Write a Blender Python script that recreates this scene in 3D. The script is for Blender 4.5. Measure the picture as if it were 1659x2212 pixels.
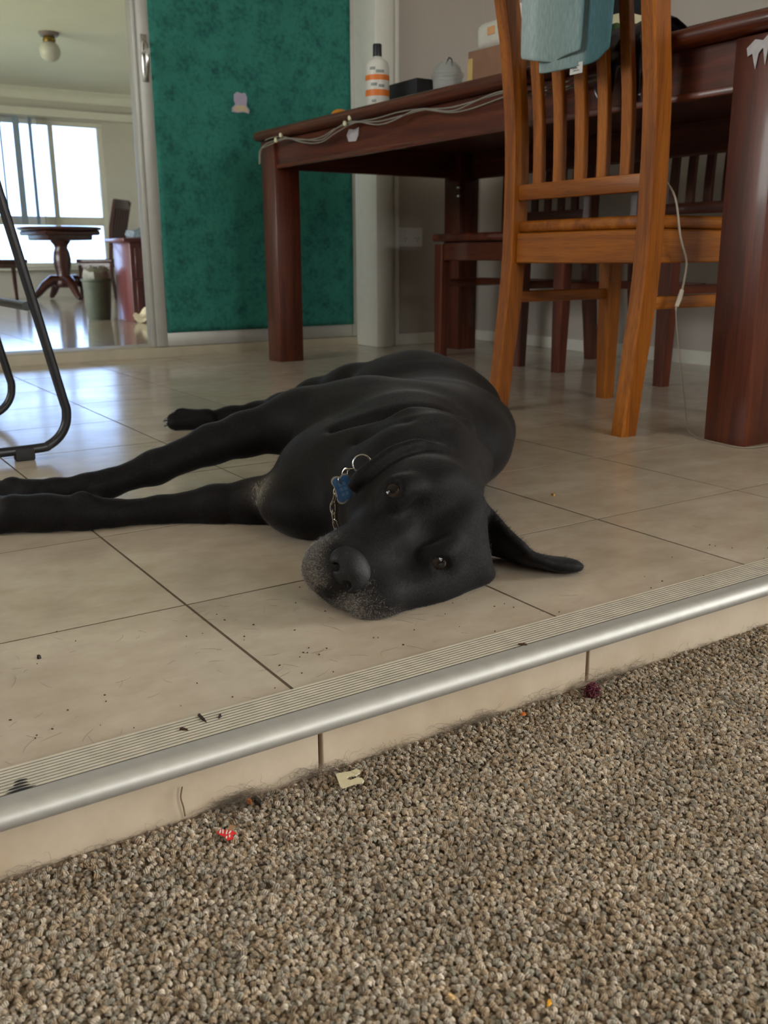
import bpy, bmesh, math, random
import numpy as np
from mathutils import Vector, Matrix

for o in list(bpy.data.objects):
    bpy.data.objects.remove(o)
SC = bpy.context.scene
COL = SC.collection
PI = math.pi
random.seed(7)
rng = np.random.default_rng(7)

# ------------------------------------------------------------------ camera
CAM_H = 0.353
cam_d = bpy.data.cameras.new('camera')
cam = bpy.data.objects.new('camera', cam_d)
COL.objects.link(cam)
# columns: right, up, back (measured from the tile grid's vanishing points)
right = Vector((0.838512, -0.544866, -0.004387))
up = Vector((0.146008, 0.216924, 0.965208))
back = Vector((-0.524957, -0.809979, 0.261448))
M = Matrix((right, up, back)).transposed().to_4x4()
M.translation = Vector((0, 0, CAM_H))
cam.matrix_world = M
cam_d.sensor_fit = 'HORIZONTAL'
cam_d.sensor_width = 36
cam_d.lens = 2035 / 1659 * 36
cam_d.clip_start = 0.02
cam_d.clip_end = 200
cam_d.dof.use_dof = True
cam_d.dof.focus_distance = 0.96
cam_d.dof.aperture_fstop = 18
SC.camera = cam

# ------------------------------------------------------------------ world, daylight, exposure
SC.view_settings.view_transform = 'Standard'
SC.view_settings.look = 'None'
SC.view_settings.gamma = 1
SC.view_settings.use_curve_mapping = False
SC.view_settings.exposure = -0.12
w = bpy.data.worlds.new('daylight')
SC.world = w
w.use_nodes = True
bg = w.node_tree.nodes['Background']
bg.inputs['Color'].default_value = (1.0, 0.968, 0.955, 1)
bg.inputs['Strength'].default_value = 15.0
SC.cycles.max_bounces = 7
SC.cycles.diffuse_bounces = 4
SC.cycles.glossy_bounces = 4
SC.cycles.adaptive_threshold = 0.035
SC.cycles.transmission_bounces = 6
SC.cycles.transparent_max_bounces = 8
SC.cycles.sample_clamp_indirect = 6
SC.cycles.caustics_reflective = False
SC.cycles.caustics_refractive = False


def portal(name, loc, rot, sx, sy):
    """Sampling portal in a window opening: it guides the daylight, it gives none of its own."""
    d = bpy.data.lights.new(name, 'AREA')
    d.shape = 'RECTANGLE'
    d.size = sx
    d.size_y = sy
    d.cycles.is_portal = True
    o = bpy.data.objects.new(name, d)
    o.location = loc
    o.rotation_euler = rot
    COL.objects.link(o)


FAR_Y = 11.6      # window wall of the sunroom
FZ = -0.08        # sunroom floor
ROOM_X0, ROOM_X1 = -2.2, 2.62
ROOM_Y0 = -2.8
CEIL = 2.38
portal('daylight_sunroom', (2.1, FAR_Y + 0.05, 1.05), (-PI / 2, 0, 0), 3.1, 1.6)
portal('daylight_lounge', (1.3, ROOM_Y0 - 0.04, 1.45), (PI / 2, 0, 0), 1.8, 1.3)
portal('daylight_patio', (ROOM_X1 + 0.04, -1.0, 1.05), (0, PI / 2, 0), 2.1, 2.4)
portal('daylight_side', (ROOM_X0 - 0.04, 2.0, 1.45), (0, -PI / 2, 0), 1.1, 1.5)


portal('daylight_added_left', (-1.94, 8.1, 1.05), (0, -PI / 2, 0), 1.9, 4.8)  # guides daylight through the added, unseen side glazing


# ------------------------------------------------------------------ helpers
class MB:
    """Collects shapes into one mesh."""
    def __init__(s):
        s.bm = bmesh.new()

    def box(s, c, d, bev=0.0, seg=2, rz=0.0, taper=None):
        m = Matrix.Translation(c) @ Matrix.Rotation(rz, 4, 'Z') @ Matrix.Diagonal((d[0], d[1], d[2], 1))
        r = bmesh.ops.create_cube(s.bm, size=1, matrix=m)
        vs = r['verts']
        if taper:
            zc = c[2]
            for v in vs:
                if v.co.z < zc:
                    v.co.x = c[0] + (v.co.x - c[0]) * taper
                    v.co.y = c[1] + (v.co.y - c[1]) * taper
        if bev > 0:
            es = list({e for v in vs for e in v.link_edges})
            bmesh.ops.bevel(s.bm, geom=es, offset=bev, segments=seg, affect='EDGES', profile=0.5)
        return s

    def raw(s, vs, fs):
        bv = [s.bm.verts.new(v) for v in vs]
        for f in fs:
            try:
                s.bm.faces.new([bv[i] for i in f])
            except ValueError:
                pass
        return s

    def tube(s, pts, r, n=10, cap=True, flat=1.0, closed=False):
        pts = [Vector(p) for p in pts]
        N = len(pts)
        rr = r if isinstance(r, (list, tuple)) else [r] * N
        rings = []
        prev = None
        for i, p in enumerate(pts):
            if closed:
                t = (pts[(i + 1) % N] - pts[i - 1]).normalized()
            else:
                t = (pts[min(i + 1, N - 1)] - pts[max(i - 1, 0)]).normalized()
            if prev is None:
                a = t.orthogonal().normalized()
            else:
                a = (prev - t * prev.dot(t)).normalized()
            prev = a
            b = t.cross(a)
            rings.append([s.bm.verts.new(p + (a * math.cos(2 * PI * k / n) + b * math.sin(2 * PI * k / n) * flat) * rr[i]) for k in range(n)])
        for i in range(N if closed else N - 1):
            A, B = rings[i], rings[(i + 1) % N]
            for k in range(n):
                s.bm.faces.new((A[k], A[(k + 1) % n], B[(k + 1) % n], B[k]))
        if cap and not closed:
            s.bm.faces.new(list(reversed(rings[0])))
            s.bm.faces.new(rings[-1])
        return s

    def lathe(s, prof, c=(0, 0, 0), n=28):
        """prof: (radius, z) from bottom to top."""
        rings = []
        for r, z in prof:
            if r < 1e-6:
                rings.append([s.bm.verts.new((c[0], c[1], c[2] + z))])
            else:
                rings.append([s.bm.verts.new((c[0] + r * math.cos(2 * PI * k / n), c[1] + r * math.sin(2 * PI * k / n), c[2] + z)) for k in range(n)])
        for A, B in zip(rings[:-1], rings[1:]):
            for k in range(n):
                k2 = (k + 1) % n
                if len(A) == 1 and len(B) == 1:
                    continue
                if len(A) == 1:
                    s.bm.faces.new((A[0], B[k2], B[k]))
                elif len(B) == 1:
                    s.bm.faces.new((A[k], A[k2], B[0]))
                else:
                    s.bm.faces.new((A[k], A[k2], B[k2], B[k]))
        return s

    def prism(s, outline, axis, a0, a1):
        """closed 2-D outline extruded along an axis (outline coords fill the other two axes in order)."""
        def P(p, a):
            q = list(p)
            q.insert(axis, a)
            return q
        A = [s.bm.verts.new(P(p, a0)) for p in outline]
        B = [s.bm.verts.new(P(p, a1)) for p in outline]
        n = len(outline)
        for i in range(n):
            s.bm.faces.new((A[i], A[(i + 1) % n], B[(i + 1) % n], B[i]))
        s.bm.faces.new(list(reversed(A)))
        s.bm.faces.new(B)
        return s

    def mesh(s, name, smooth=True):
        bmesh.ops.recalc_face_normals(s.bm, faces=s.bm.faces)
        me = bpy.data.meshes.new(name)
        s.bm.to_mesh(me)
        s.bm.free()
        if smooth:
            try:
                me.shade_smooth()
                me.set_sharp_from_angle(angle=math.radians(38))
            except Exception:
                pass
        return me

    def build(s, name, mat, parent=None, loc=(0, 0, 0), smooth=True):
        return link(name, s.mesh(name, smooth), mat, parent, loc)


def link(name, me, mat=None, parent=None, loc=(0, 0, 0)):
    if mat is not None and not me.materials:
        me.materials.append(mat)
    o = bpy.data.objects.new(name, me)
    o.location = loc
    if parent:
        o.parent = parent
    COL.objects.link(o)
    return o


def tag(o, label=None, cat=None, group=None, kind=None):
    if label:
        o['label'] = label
    if cat:
        o['category'] = cat
    if group:
        o['group'] = group
    if kind:
        o['kind'] = kind
    return o


def empty(name, loc, rz=0.0, **k):
    o = bpy.data.objects.new(name, None)
    o.empty_display_size = 0.05
    o.location = loc
    o.rotation_euler = (0, 0, rz)
    COL.objects.link(o)
    return tag(o, **k)


def copy_tree(o, parent=None):
    c = o.copy()
    COL.objects.link(c)
    c.parent = parent
    for ch in o.children:
        copy_tree(ch, c)
    return c


# ------------------------------------------------------------------ materials
def srgb(r, g, b):
    f = lambda v: (v / 255 / 12.92) if v / 255 <= 0.04045 else ((v / 255 + 0.055) / 1.055) ** 2.4
    return (f(r), f(g), f(b), 1)


def new_mat(name):
    m = bpy.data.materials.new(name)
    m.use_nodes = True
    nt = m.node_tree
    return m, nt, nt.nodes['Principled BSDF']


def N(nt, t, **kw):
    n = nt.nodes.new(t)
    for k, v in kw.items():
        setattr(n, k, v)
    return n


def ramp(nt, stops):
    r = N(nt, 'ShaderNodeValToRGB')
    e = r.color_ramp.elements
    while len(e) < len(stops):
        e.new(0.5)
    for i, (p, c) in enumerate(stops):
        e[i].position = p
        e[i].color = c
    return r


def plain(name, col, rough=0.5, metal=0.0, spec=0.5, var=0.08, scale=30, bump=0.0, coat=0.0, **ex):
    """colour with a fine procedural variation"""
    m, nt, p = new_mat(name)
    tc = N(nt, 'ShaderNodeTexCoord')
    no = N(nt, 'ShaderNodeTexNoise')
    no.inputs['Scale'].default_value = scale
    no.inputs['Detail'].default_value = 4
    nt.links.new(tc.outputs['Object'], no.inputs['Vector'])
    lo = tuple(c * (1 - var) for c in col[:3]) + (1,)
    hi = tuple(min(1, c * (1 + var)) for c in col[:3]) + (1,)
    r = ramp(nt, [(0.3, lo), (0.7, hi)])
    nt.links.new(no.outputs['Fac'], r.inputs['Fac'])
    nt.links.new(r.outputs['Color'], p.inputs['Base Color'])
    p.inputs['Roughness'].default_value = rough
    p.inputs['Metallic'].default_value = metal
    p.inputs['Specular IOR Level'].default_value = spec
    p.inputs['Coat Weight'].default_value = coat
    p.inputs['Coat Roughness'].default_value = 0.12
    if bump:
        b = N(nt, 'ShaderNodeBump')
        b.inputs['Strength'].default_value = bump
        b.inputs['Distance'].default_value = 0.002
        nt.links.new(no.outputs['Fac'], b.inputs['Height'])
        nt.links.new(b.outputs['Normal'], p.inputs['Normal'])
    for k, v in ex.items():
        p.inputs[k.replace('_', ' ')].default_value = v
    return m


def wood(name, dark, mid, light, axis, rough=0.35, coat=0.4):
    m, nt, p = new_mat(name)
    tc = N(nt, 'ShaderNodeTexCoord')
    oi = N(nt, 'ShaderNodeObjectInfo')
    ad = N(nt, 'ShaderNodeVectorMath', operation='ADD')
    nt.links.new(tc.outputs['Object'], ad.inputs[0])
    nt.links.new(oi.outputs['Random'], ad.inputs[1])
    mp = N(nt, 'ShaderNodeMapping')
    sc = [28.0, 28.0, 28.0]
    sc[axis] = 1.6
    mp.inputs['Scale'].default_value = sc
    nt.links.new(ad.outputs[0], mp.inputs['Vector'])
    n1 = N(nt, 'ShaderNodeTexNoise')
    n1.inputs['Scale'].default_value = 1.0
    n1.inputs['Detail'].default_value = 5
    n1.inputs['Distortion'].default_value = 0.8
    nt.links.new(mp.outputs[0], n1.inputs['Vector'])
    mp2 = N(nt, 'ShaderNodeMapping')
    sc2 = [420.0, 420.0, 420.0]
    sc2[axis] = 14.0
    mp2.inputs['Scale'].default_value = sc2
    nt.links.new(ad.outputs[0], mp2.inputs['Vector'])
    n2 = N(nt, 'ShaderNodeTexNoise')
    n2.inputs['Scale'].default_value = 1.0
    n2.inputs['Detail'].default_value = 2
    nt.links.new(mp2.outputs[0], n2.inputs['Vector'])
    r = ramp(nt, [(0.28, dark), (0.5, mid), (0.72, light)])
    nt.links.new(n1.outputs['Fac'], r.inputs['Fac'])
    r2 = ramp(nt, [(0.35, (0.55, 0.5, 0.48, 1)), (0.55, (1, 1, 1, 1))])
    nt.links.new(n2.outputs['Fac'], r2.inputs['Fac'])
    mx = N(nt, 'ShaderNodeMix', data_type='RGBA', blend_type='MULTIPLY')
    mx.inputs['Factor'].default_value = 0.7
    nt.links.new(r.outputs['Color'], mx.inputs['A'])
    nt.links.new(r2.outputs['Color'], mx.inputs['B'])
    nt.links.new(mx.outputs['Result'], p.inputs['Base Color'])
    p.inputs['Roughness'].default_value = rough
    p.inputs['Coat Weight'].default_value = coat
    p.inputs['Coat Roughness'].default_value = 0.12
    b = N(nt, 'ShaderNodeBump')
    b.inputs['Strength'].default_value = 0.15
    b.inputs['Distance'].default_value = 0.001
    nt.links.new(n2.outputs['Fac'], b.inputs['Height'])
    nt.links.new(b.outputs['Normal'], p.inputs['Normal'])
    return m


def tile_mat(name, c_lo, c_hi, rough=0.2, brick=0.0):
    m, nt, p = new_mat(name)
    tc = N(nt, 'ShaderNodeTexCoord')
    oi = N(nt, 'ShaderNodeObjectInfo')
    geo = N(nt, 'ShaderNodeNewGeometry')
    ad = N(nt, 'ShaderNodeVectorMath', operation='MULTIPLY_ADD')
    ad.inputs[1].default_value = (1, 1, 1)
    nt.links.new(geo.outputs['Position'], ad.inputs[0])
    nt.links.new(oi.outputs['Random'], ad.inputs[2])
    n1 = N(nt, 'ShaderNodeTexNoise')
    n1.inputs['Scale'].default_value = 14
    n1.inputs['Detail'].default_value = 8
    n1.inputs['Roughness'].default_value = 0.62
    mp = N(nt, 'ShaderNodeMapping')
    mp.inputs['Scale'].default_value = (1, 1.5, 1)
    nt.links.new(ad.outputs[0], mp.inputs['Vector'])
    nt.links.new(mp.outputs[0], n1.inputs['Vector'])
    r = ramp(nt, [(0.32, c_lo), (0.62, c_hi)])
    nt.links.new(n1.outputs['Fac'], r.inputs['Fac'])
    # brown smudges and dirt
    n3 = N(nt, 'ShaderNodeTexNoise')
    n3.inputs['Scale'].default_value = 5
    n3.inputs['Detail'].default_value = 6
    nt.links.new(geo.outputs['Position'], n3.inputs['Vector'])
    r3 = ramp(nt, [(0.38, (0.80, 0.77, 0.72, 1)), (0.6, (1, 1, 1, 1))])
    nt.links.new(n3.outputs['Fac'], r3.inputs['Fac'])
    mx = N(nt, 'ShaderNodeMix', data_type='RGBA', blend_type='MULTIPLY')
    mx.inputs['Factor'].default_value = 0.6
    nt.links.new(r.outputs['Color'], mx.inputs['A'])
    nt.links.new(r3.outputs['Color'], mx.inputs['B'])
    out = mx.outputs['Result']
    hv = N(nt, 'ShaderNodeHueSaturation')
    mr = N(nt, 'ShaderNodeMapRange')
    mr.inputs['To Min'].default_value = 0.95
    mr.inputs['To Max'].default_value = 1.05
    nt.links.new(oi.outputs['Random'], mr.inputs['Value'])
    nt.links.new(mr.outputs[0], hv.inputs['Value'])
    nt.links.new(out, hv.inputs['Color'])
    out = hv.outputs['Color']
    if brick:
        br = N(nt, 'ShaderNodeTexBrick')
        br.offset = 0
        br.inputs['Scale'].default_value = 1
        br.inputs['Brick Width'].default_value = brick
        br.inputs['Row Height'].default_value = brick
        br.inputs['Mortar Size'].default_value = 0.0025
        br.inputs['Color1'].default_value = (1, 1, 1, 1)
        br.inputs['Color2'].default_value = (0.95, 0.95, 0.95, 1)
        br.inputs['Mortar'].default_value = (0.25, 0.22, 0.2, 1)
        nt.links.new(geo.outputs['Position'], br.inputs['Vector'])
        m2 = N(nt, 'ShaderNodeMix', data_type='RGBA', blend_type='MULTIPLY')
        m2.inputs['Factor'].default_value = 1
        nt.links.new(out, m2.inputs['A'])
        nt.links.new(br.outputs['Color'], m2.inputs['B'])
        out = m2.outputs['Result']
        rr = N(nt, 'ShaderNodeMapRange')
        rr.inputs['To Min'].default_value = rough
        rr.inputs['To Max'].default_value = 0.7
        nt.links.new(br.outputs['Fac'], rr.inputs['Value'])
        nt.links.new(rr.outputs[0], p.inputs['Roughness'])
    else:
        # the glaze is dulled by dirt here and there
        rr = N(nt, 'ShaderNodeMapRange')
        rr.inputs['From Min'].default_value = 0.35
        rr.inputs['From Max'].default_value = 0.65
        rr.inputs['To Min'].default_value = rough + 0.03
        rr.inputs['To Max'].default_value = rough - 0.02
        nt.links.new(n3.outputs['Fac'], rr.inputs['Value'])
        nt.links.new(rr.outputs[0], p.inputs['Roughness'])
    nt.links.new(out, p.inputs['Base Color'])
    p.inputs['Specular IOR Level'].default_value = 0.38
    b = N(nt, 'ShaderNodeBump')
    b.inputs['Strength'].default_value = 0.015
    b.inputs['Distance'].default_value = 0.001
    nt.links.new(n1.outputs['Fac'], b.inputs['Height'])
    nt.links.new(b.outputs['Normal'], p.inputs['Normal'])
    return m


def green_cloth():
    m, nt, p = new_mat('green_leaf_print')
    tc = N(nt, 'ShaderNodeTexCoord')
    vo = N(nt, 'ShaderNodeTexVoronoi')
    vo.inputs['Scale'].default_value = 17
    vo.inputs['Randomness'].default_value = 0.75
    n0 = N(nt, 'ShaderNodeTexNoise')
    n0.inputs['Scale'].default_value = 60
    n0.inputs['Detail'].default_value = 3
    nt.links.new(tc.outputs['Object'], n0.inputs['Vector'])
    mixv = N(nt, 'ShaderNodeMix', data_type='VECTOR')
    mixv.inputs['Factor'].default_value = 0.03
    nt.links.new(tc.outputs['Object'], mixv.inputs['A'])
    nt.links.new(n0.outputs['Color'], mixv.inputs['B'])
    nt.links.new(mixv.outputs['Result'], vo.inputs['Vector'])
    n1 = N(nt, 'ShaderNodeTexNoise')
    n1.inputs['Scale'].default_value = 75
    n1.inputs['Detail'].default_value = 5
    nt.links.new(tc.outputs['Object'], n1.inputs['Vector'])
    ma = N(nt, 'ShaderNodeMath', operation='MULTIPLY_ADD')
    ma.inputs[1].default_value = 0.45
    nt.links.new(vo.outputs['Distance'], ma.inputs[0])
    nt.links.new(n1.outputs['Fac'], ma.inputs[2])
    r = ramp(nt, [(0.40, srgb(34, 90, 84)), (0.60, srgb(43, 110, 100)), (0.85, srgb(54, 130, 115))])
    nt.links.new(ma.outputs[0], r.inputs['Fac'])
    n2 = N(nt, 'ShaderNodeTexNoise')
    n2.inputs['Scale'].default_value = 9
    nt.links.new(tc.outputs['Object'], n2.inputs['Vector'])
    r2 = ramp(nt, [(0.35, (0.8, 0.86, 0.86, 1)), (0.65, (1, 1, 1, 1))])
    nt.links.new(n2.outputs['Fac'], r2.inputs['Fac'])
    mx = N(nt, 'ShaderNodeMix', data_type='RGBA', blend_type='MULTIPLY')
    mx.inputs['Factor'].default_value = 0.9
    nt.links.new(r.outputs['Color'], mx.inputs['A'])
    nt.links.new(r2.outputs['Color'], mx.inputs['B'])
    nt.links.new(mx.outputs['Result'], p.inputs['Base Color'])
    p.inputs['Roughness'].default_value = 0.75
    p.inputs['Specular IOR Level'].default_value = 0.25
    return m


def glass_mat(name, tint=(0.95, 0.98, 0.97, 1)):
    m, nt, p = new_mat(name)
    nt.nodes.remove(p)
    out = nt.nodes['Material Output']
    tr = N(nt, 'ShaderNodeBsdfTransparent')
    tr.inputs['Color'].default_value = tint
    gl = N(nt, 'ShaderNodeBsdfGlossy')
    gl.inputs['Roughness'].default_value = 0.02
    fr = N(nt, 'ShaderNodeFresnel')
    mx = N(nt, 'ShaderNodeMixShader')
    nt.links.new(fr.outputs[0], mx.inputs[0])
    nt.links.new(tr.outputs[0], mx.inputs[1])
    nt.links.new(gl.outputs[0], mx.inputs[2])
    nt.links.new(mx.outputs[0], out.inputs[0])
    return m


TILE = tile_mat('beige_tile', srgb(182, 166, 149), srgb(197, 183, 167), 0.17)
RTILE = tile_mat('riser_tile', srgb(188, 169, 146), srgb(206, 189, 168), 0.35)
FARTILE = tile_mat('sunroom_tile', srgb(178, 165, 148), srgb(200, 190, 174), 0.10, brick=0.30)
GROUT = plain('dark_grout', srgb(88, 72, 54), 0.9, var=0.25, scale=60)
ALU = plain('aluminium', srgb(184, 180, 174), 0.52, metal=0.5, var=0.05, scale=90)
ALURIB = plain('aluminium_tread', srgb(206, 196, 178), 0.5, metal=0.1, var=0.10, scale=60)
GROOVE_DARK = plain('groove_dark', srgb(64, 52, 40), 0.9, var=0.2, scale=60)  # dark colour for the groove bottoms and the rib front faces
FRAME = plain('anodised_frame', srgb(186, 184, 178), 0.45, metal=0.35, var=0.04)
WALL = plain('wall_paint', srgb(186, 177, 168), 0.8, var=0.03, scale=4, bump=0.05)
WALLW = plain('wall_paint_cream', srgb(204, 201, 192), 0.8, var=0.03, scale=4)
CEILM = plain('ceiling_paint', srgb(232, 232, 222), 0.85, var=0.02, scale=3)
TRIMW = plain('trim_gloss_white', srgb(226, 224, 214), 0.4, var=0.03)
SILLM = plain('sill_stone', srgb(188, 178, 156), 0.5, var=0.08, scale=18)
CARPET = plain('carpet_backing', srgb(124, 108, 88), 0.95, var=0.3, scale=300)
ORW = [wood('honey_wood_%s' % 'xyz'[a], srgb(112, 56, 10), srgb(160, 90, 18), srgb(182, 108, 28), a, 0.42, 0.12) for a in range(3)]
MAH = [wood('mahogany_%s' % 'xyz'[a], srgb(58, 22, 11), srgb(90, 38, 19), srgb(112, 52, 26), a, 0.40, 0.25) for a in range(3)]
FARW = wood('sunroom_dark_wood', srgb(40, 14, 10), srgb(58, 22, 16), srgb(74, 30, 20), 2, 0.35, 0.3)
CLOTHG = green_cloth()
BLACKM = plain('black_powder_coat', srgb(38, 38, 42), 0.38, var=0.1)
RUBBER = plain('black_rubber', srgb(48, 46, 48), 0.7, var=0.1)
STEEL = plain('chrome_steel', srgb(205, 203, 200), 0.2, metal=1.0, var=0.03)
GLASS = glass_mat('window_glass')
BLUETINT = glass_mat('daylight_tint_glass', (0.42, 0.53, 0.70, 1))  # tint added to dim the window's daylight and turn its reflection blue
WHITEP = plain('white_plastic', srgb(214, 212, 206), 0.4, var=0.03)
CLEARP = plain('clear_cable_plastic', srgb(144, 140, 130), 0.25, var=0.08)


# ------------------------------------------------------------------ tile floor, step, carpet
X_LINES = [0.3320 + 0.3005 * i for i in range(-9, 9)]
Y_LINES = [0.8965 + 0.2985 * j for j in range(0, 9)]
STEP_Y = 0.607
NOSE_Y = 0.651
CARPET_Z = -0.055
floor = MB().box(((ROOM_X0 + ROOM_X1) / 2, (STEP_Y + 0.012 + 3.42) / 2, -0.0429), (ROOM_X1 - ROOM_X0, 3.42 - STEP_Y - 0.012, 0.085)).build('floor', GROUT)
tag(floor, 'beige square tiled floor of the dining area with dark grout lines', kind='structure')
G = 0.0016
xs = [ROOM_X0] + [x for x in X_LINES if ROOM_X0 + 0.02 < x < ROOM_X1 - 0.02] + [ROOM_X1]
ys = [NOSE_Y - 0.02] + [y for y in Y_LINES if y < 3.30] + [3.385]
cache = {}
for i in range(len(xs) - 1):
    for j in range(len(ys) - 1):
        dx, dy = xs[i + 1] - xs[i] - 2 * G, ys[j + 1] - ys[j] - 2 * G
        key = (round(dx, 4), round(dy, 4))
        if key not in cache:
            cache[key] = MB().box((0, 0, -0.004), (dx, dy, 0.008)).mesh('tile')
        link('tile', cache[key], TILE, floor, ((xs[i] + xs[i + 1]) / 2, (ys[j] + ys[j + 1]) / 2, 0))

riser = MB().box(((ROOM_X0 + ROOM_X1) / 2, STEP_Y + 0.018, -0.035), (ROOM_X1 - ROOM_X0, 0.018, 0.06)).build('wall_step', GROUT)
tag(riser, 'low tiled step face between carpet and tile floor', kind='structure')
for i in range(len(xs) - 1):
    dx = xs[i + 1] - xs[i] - 2.4 * G
    MB().box((0, 0, 0), (dx, 0.008, 0.058), 0.0008, 1).build('tile', RTILE, riser, ((xs[i] + xs[i + 1]) / 2, STEP_Y + 0.006, -0.0345))

# stair nosing: ribbed tread and rounded nose in one extrusion
prof = [(NOSE_Y, 0.0002), (NOSE_Y, 0.0022)]
y0, y1, nr = NOSE_Y - 0.0012, 0.6125, 9
pit = (y0 - y1) / nr
for k in range(nr):
    a = y0 - k * pit
    prof += [(a, 0.0034), (a - pit * 0.77, 0.0034), (a - pit * 0.79, 0.0018), (a - pit * 0.99, 0.0018)]
prof += [(0.6115, 0.0038)]
for k in range(11):
    t = k / 10 * math.radians(150)
    prof.append((0.6015 - 0.0085 * math.sin(t) - 0.002 * math.sin(t) , -0.0052 + 0.0088 * math.cos(t)))
prof += [(0.6030, -0.0130), (0.6052, -0.0130), (0.6056, 0.0002)]
nosing = MB().prism(prof, 0, ROOM_X0, ROOM_X1)
nosing = nosing.build('trim_1', ALU)
nosing.data.materials.append(ALURIB)
nosing.data.materials.append(GROOVE_DARK)
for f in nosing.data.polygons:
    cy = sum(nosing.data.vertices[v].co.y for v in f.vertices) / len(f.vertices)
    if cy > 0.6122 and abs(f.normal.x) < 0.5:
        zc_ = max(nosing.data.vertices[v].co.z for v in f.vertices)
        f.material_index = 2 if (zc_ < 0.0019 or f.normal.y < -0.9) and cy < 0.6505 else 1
tag(nosing, 'ribbed aluminium stair nosing along the step edge', kind='structure')

carpet = MB().box(((ROOM_X0 + ROOM_X1) / 2, (ROOM_Y0 + STEP_Y + 0.002) / 2, CARPET_Z - 0.0174), (ROOM_X1 - ROOM_X0, STEP_Y + 0.002 - ROOM_Y0, 0.03)).build('floor_carpet', CARPET)
tag(carpet, 'flecked brown berber carpet of the lower room', kind='structure')


def carpet_pile():
    p = 0.0026
    gx = np.arange(-0.35, 1.45, p)
    gy = np.arange(-0.15, STEP_Y - 0.002, p * 0.92)
    X, Y = np.meshgrid(gx, gy)
    X = X + (np.arange(len(gy)) % 2)[:, None] * p * 0.5
    X = X.ravel() + rng.normal(0, p * 0.20, X.size)
    Y = Y.ravel() + rng.normal(0, p * 0.20, Y.size)
    Z = np.full(X.size, CARPET_Z - 0.0055) + rng.normal(0, 0.0006, X.size)

    def vn(x, y, s, seed):
        r = np.random.default_rng(seed)
        g = r.random((256, 256))
        fx, fy = x / s + 50, y / s + 50
        ix, iy = np.floor(fx).astype(int), np.floor(fy).astype(int)
        tx, ty = fx - ix, fy - iy
        tx, ty = tx * tx * (3 - 2 * tx), ty * ty * (3 - 2 * ty)
        q = lambda a, b: g[a % 256, b % 256]
        return (q(ix, iy) * (1 - tx) + q(ix + 1, iy) * tx) * (1 - ty) + (q(ix, iy + 1) * (1 - tx) + q(ix + 1, iy + 1) * tx) * ty
    pal = np.array([srgb(184, 170, 148)[:3], srgb(168, 149, 122)[:3], srgb(148, 127, 100)[:3], srgb(142, 135, 118)[:3],
                    srgb(130, 110, 86)[:3], srgb(164, 151, 132)[:3], srgb(122, 113, 98)[:3]])
    pal = (pal * 0.85 + pal.mean(0) * 0.15) * 1.34 * np.array([0.98, 0.985, 1.08])
    a = vn(X, Y, 0.016, 1) * 0.55 + vn(X, Y, 0.035, 2) * 0.45
    ww = np.stack([0.5 + 1.2 * a, 1.0 + 0.3 * a, 1.6 - 1.3 * a, 0.9 + 0 * a, 1.1 - 1.0 * a, 0.9 + 0.3 * a, 0.55 - 0.4 * a], 1)
    ww = np.clip(ww, 0.02, None)
    cw = np.cumsum(ww, 1)
    k = (rng.random(X.size)[:, None] * cw[:, -1:] > cw).sum(1)
    colr = pal[k] * (rng.normal(1, 0.10, X.size).clip(0.7, 1.3) * (0.72 + 0.5 * (0.6 * vn(X, Y, 0.03, 5) + 0.4 * vn(X * 0.4, Y, 0.05, 6))))[:, None]
    me = bpy.data.meshes.new('carpet_pile')
    me.from_pydata(np.stack([X, Y, Z], 1).tolist(), [], [])
    n = X.size
    rot = np.zeros((n, 3), np.float32)
    rot[:, 0] = rng.normal(0.15, 0.40, n)
    rot[:, 1] = rng.normal(0, 0.22, n)
    rot[:, 2] = rng.uniform(0, PI, n)
    at = me.attributes.new('rot', 'FLOAT_VECTOR', 'POINT')
    at.data.foreach_set('vector', rot.ravel())
    at = me.attributes.new('sca', 'FLOAT', 'POINT')
    at.data.foreach_set('value', rng.normal(1.0, 0.14, n).clip(0.6, 1.5).astype(np.float32))
    at = me.attributes.new('pile', 'FLOAT_COLOR', 'POINT')
    at.data.foreach_set('color', np.c_[colr, np.ones(n)].astype(np.float32).ravel())
    m, nt, bs = new_mat('carpet_yarn')
    an = N(nt, 'ShaderNodeAttribute')
    an.attribute_type = 'INSTANCER'
    an.attribute_name = 'pile'
    tc = N(nt, 'ShaderNodeTexCoord')
    no = N(nt, 'ShaderNodeTexNoise')
    no.inputs['Scale'].default_value = 900
    nt.links.new(tc.outputs['Object'], no.inputs['Vector'])
    r = ramp(nt, [(0.3, (0.78, 0.78, 0.78, 1)), (0.7, (1.05, 1.05, 1.05, 1))])
    nt.links.new(no.outputs['Fac'], r.inputs['Fac'])
    mx = N(nt, 'ShaderNodeMix', data_type='RGBA', blend_type='MULTIPLY')
    mx.inputs['Factor'].default_value = 1
    nt.links.new(an.outputs['Color'], mx.inputs['A'])
    nt.links.new(r.outputs['Color'], mx.inputs['B'])
    nt.links.new(mx.outputs['Result'], bs.inputs['Base Color'])
    bs.inputs['Roughness'].default_value = 0.9
    bs.inputs['Specular IOR Level'].default_value = 0.15
    o = link('carpet_pile', me, None, carpet)
    tag(o, kind='stuff')
    ng = bpy.data.node_groups.new('loop_pile', 'GeometryNodeTree')
    ng.interface.new_socket('Geometry', in_out='INPUT', socket_type='NodeSocketGeometry')
    ng.interface.new_socket('Geometry', in_out='OUTPUT', socket_type='NodeSocketGeometry')
    nd, lk = ng.nodes, ng.links
    gi, go = nd.new('NodeGroupInput'), nd.new('NodeGroupOutput')
    jn = nd.new('GeometryNodeJoinGeometry')
    cir = nd.new('GeometryNodeCurvePrimitiveCircle')
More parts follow.
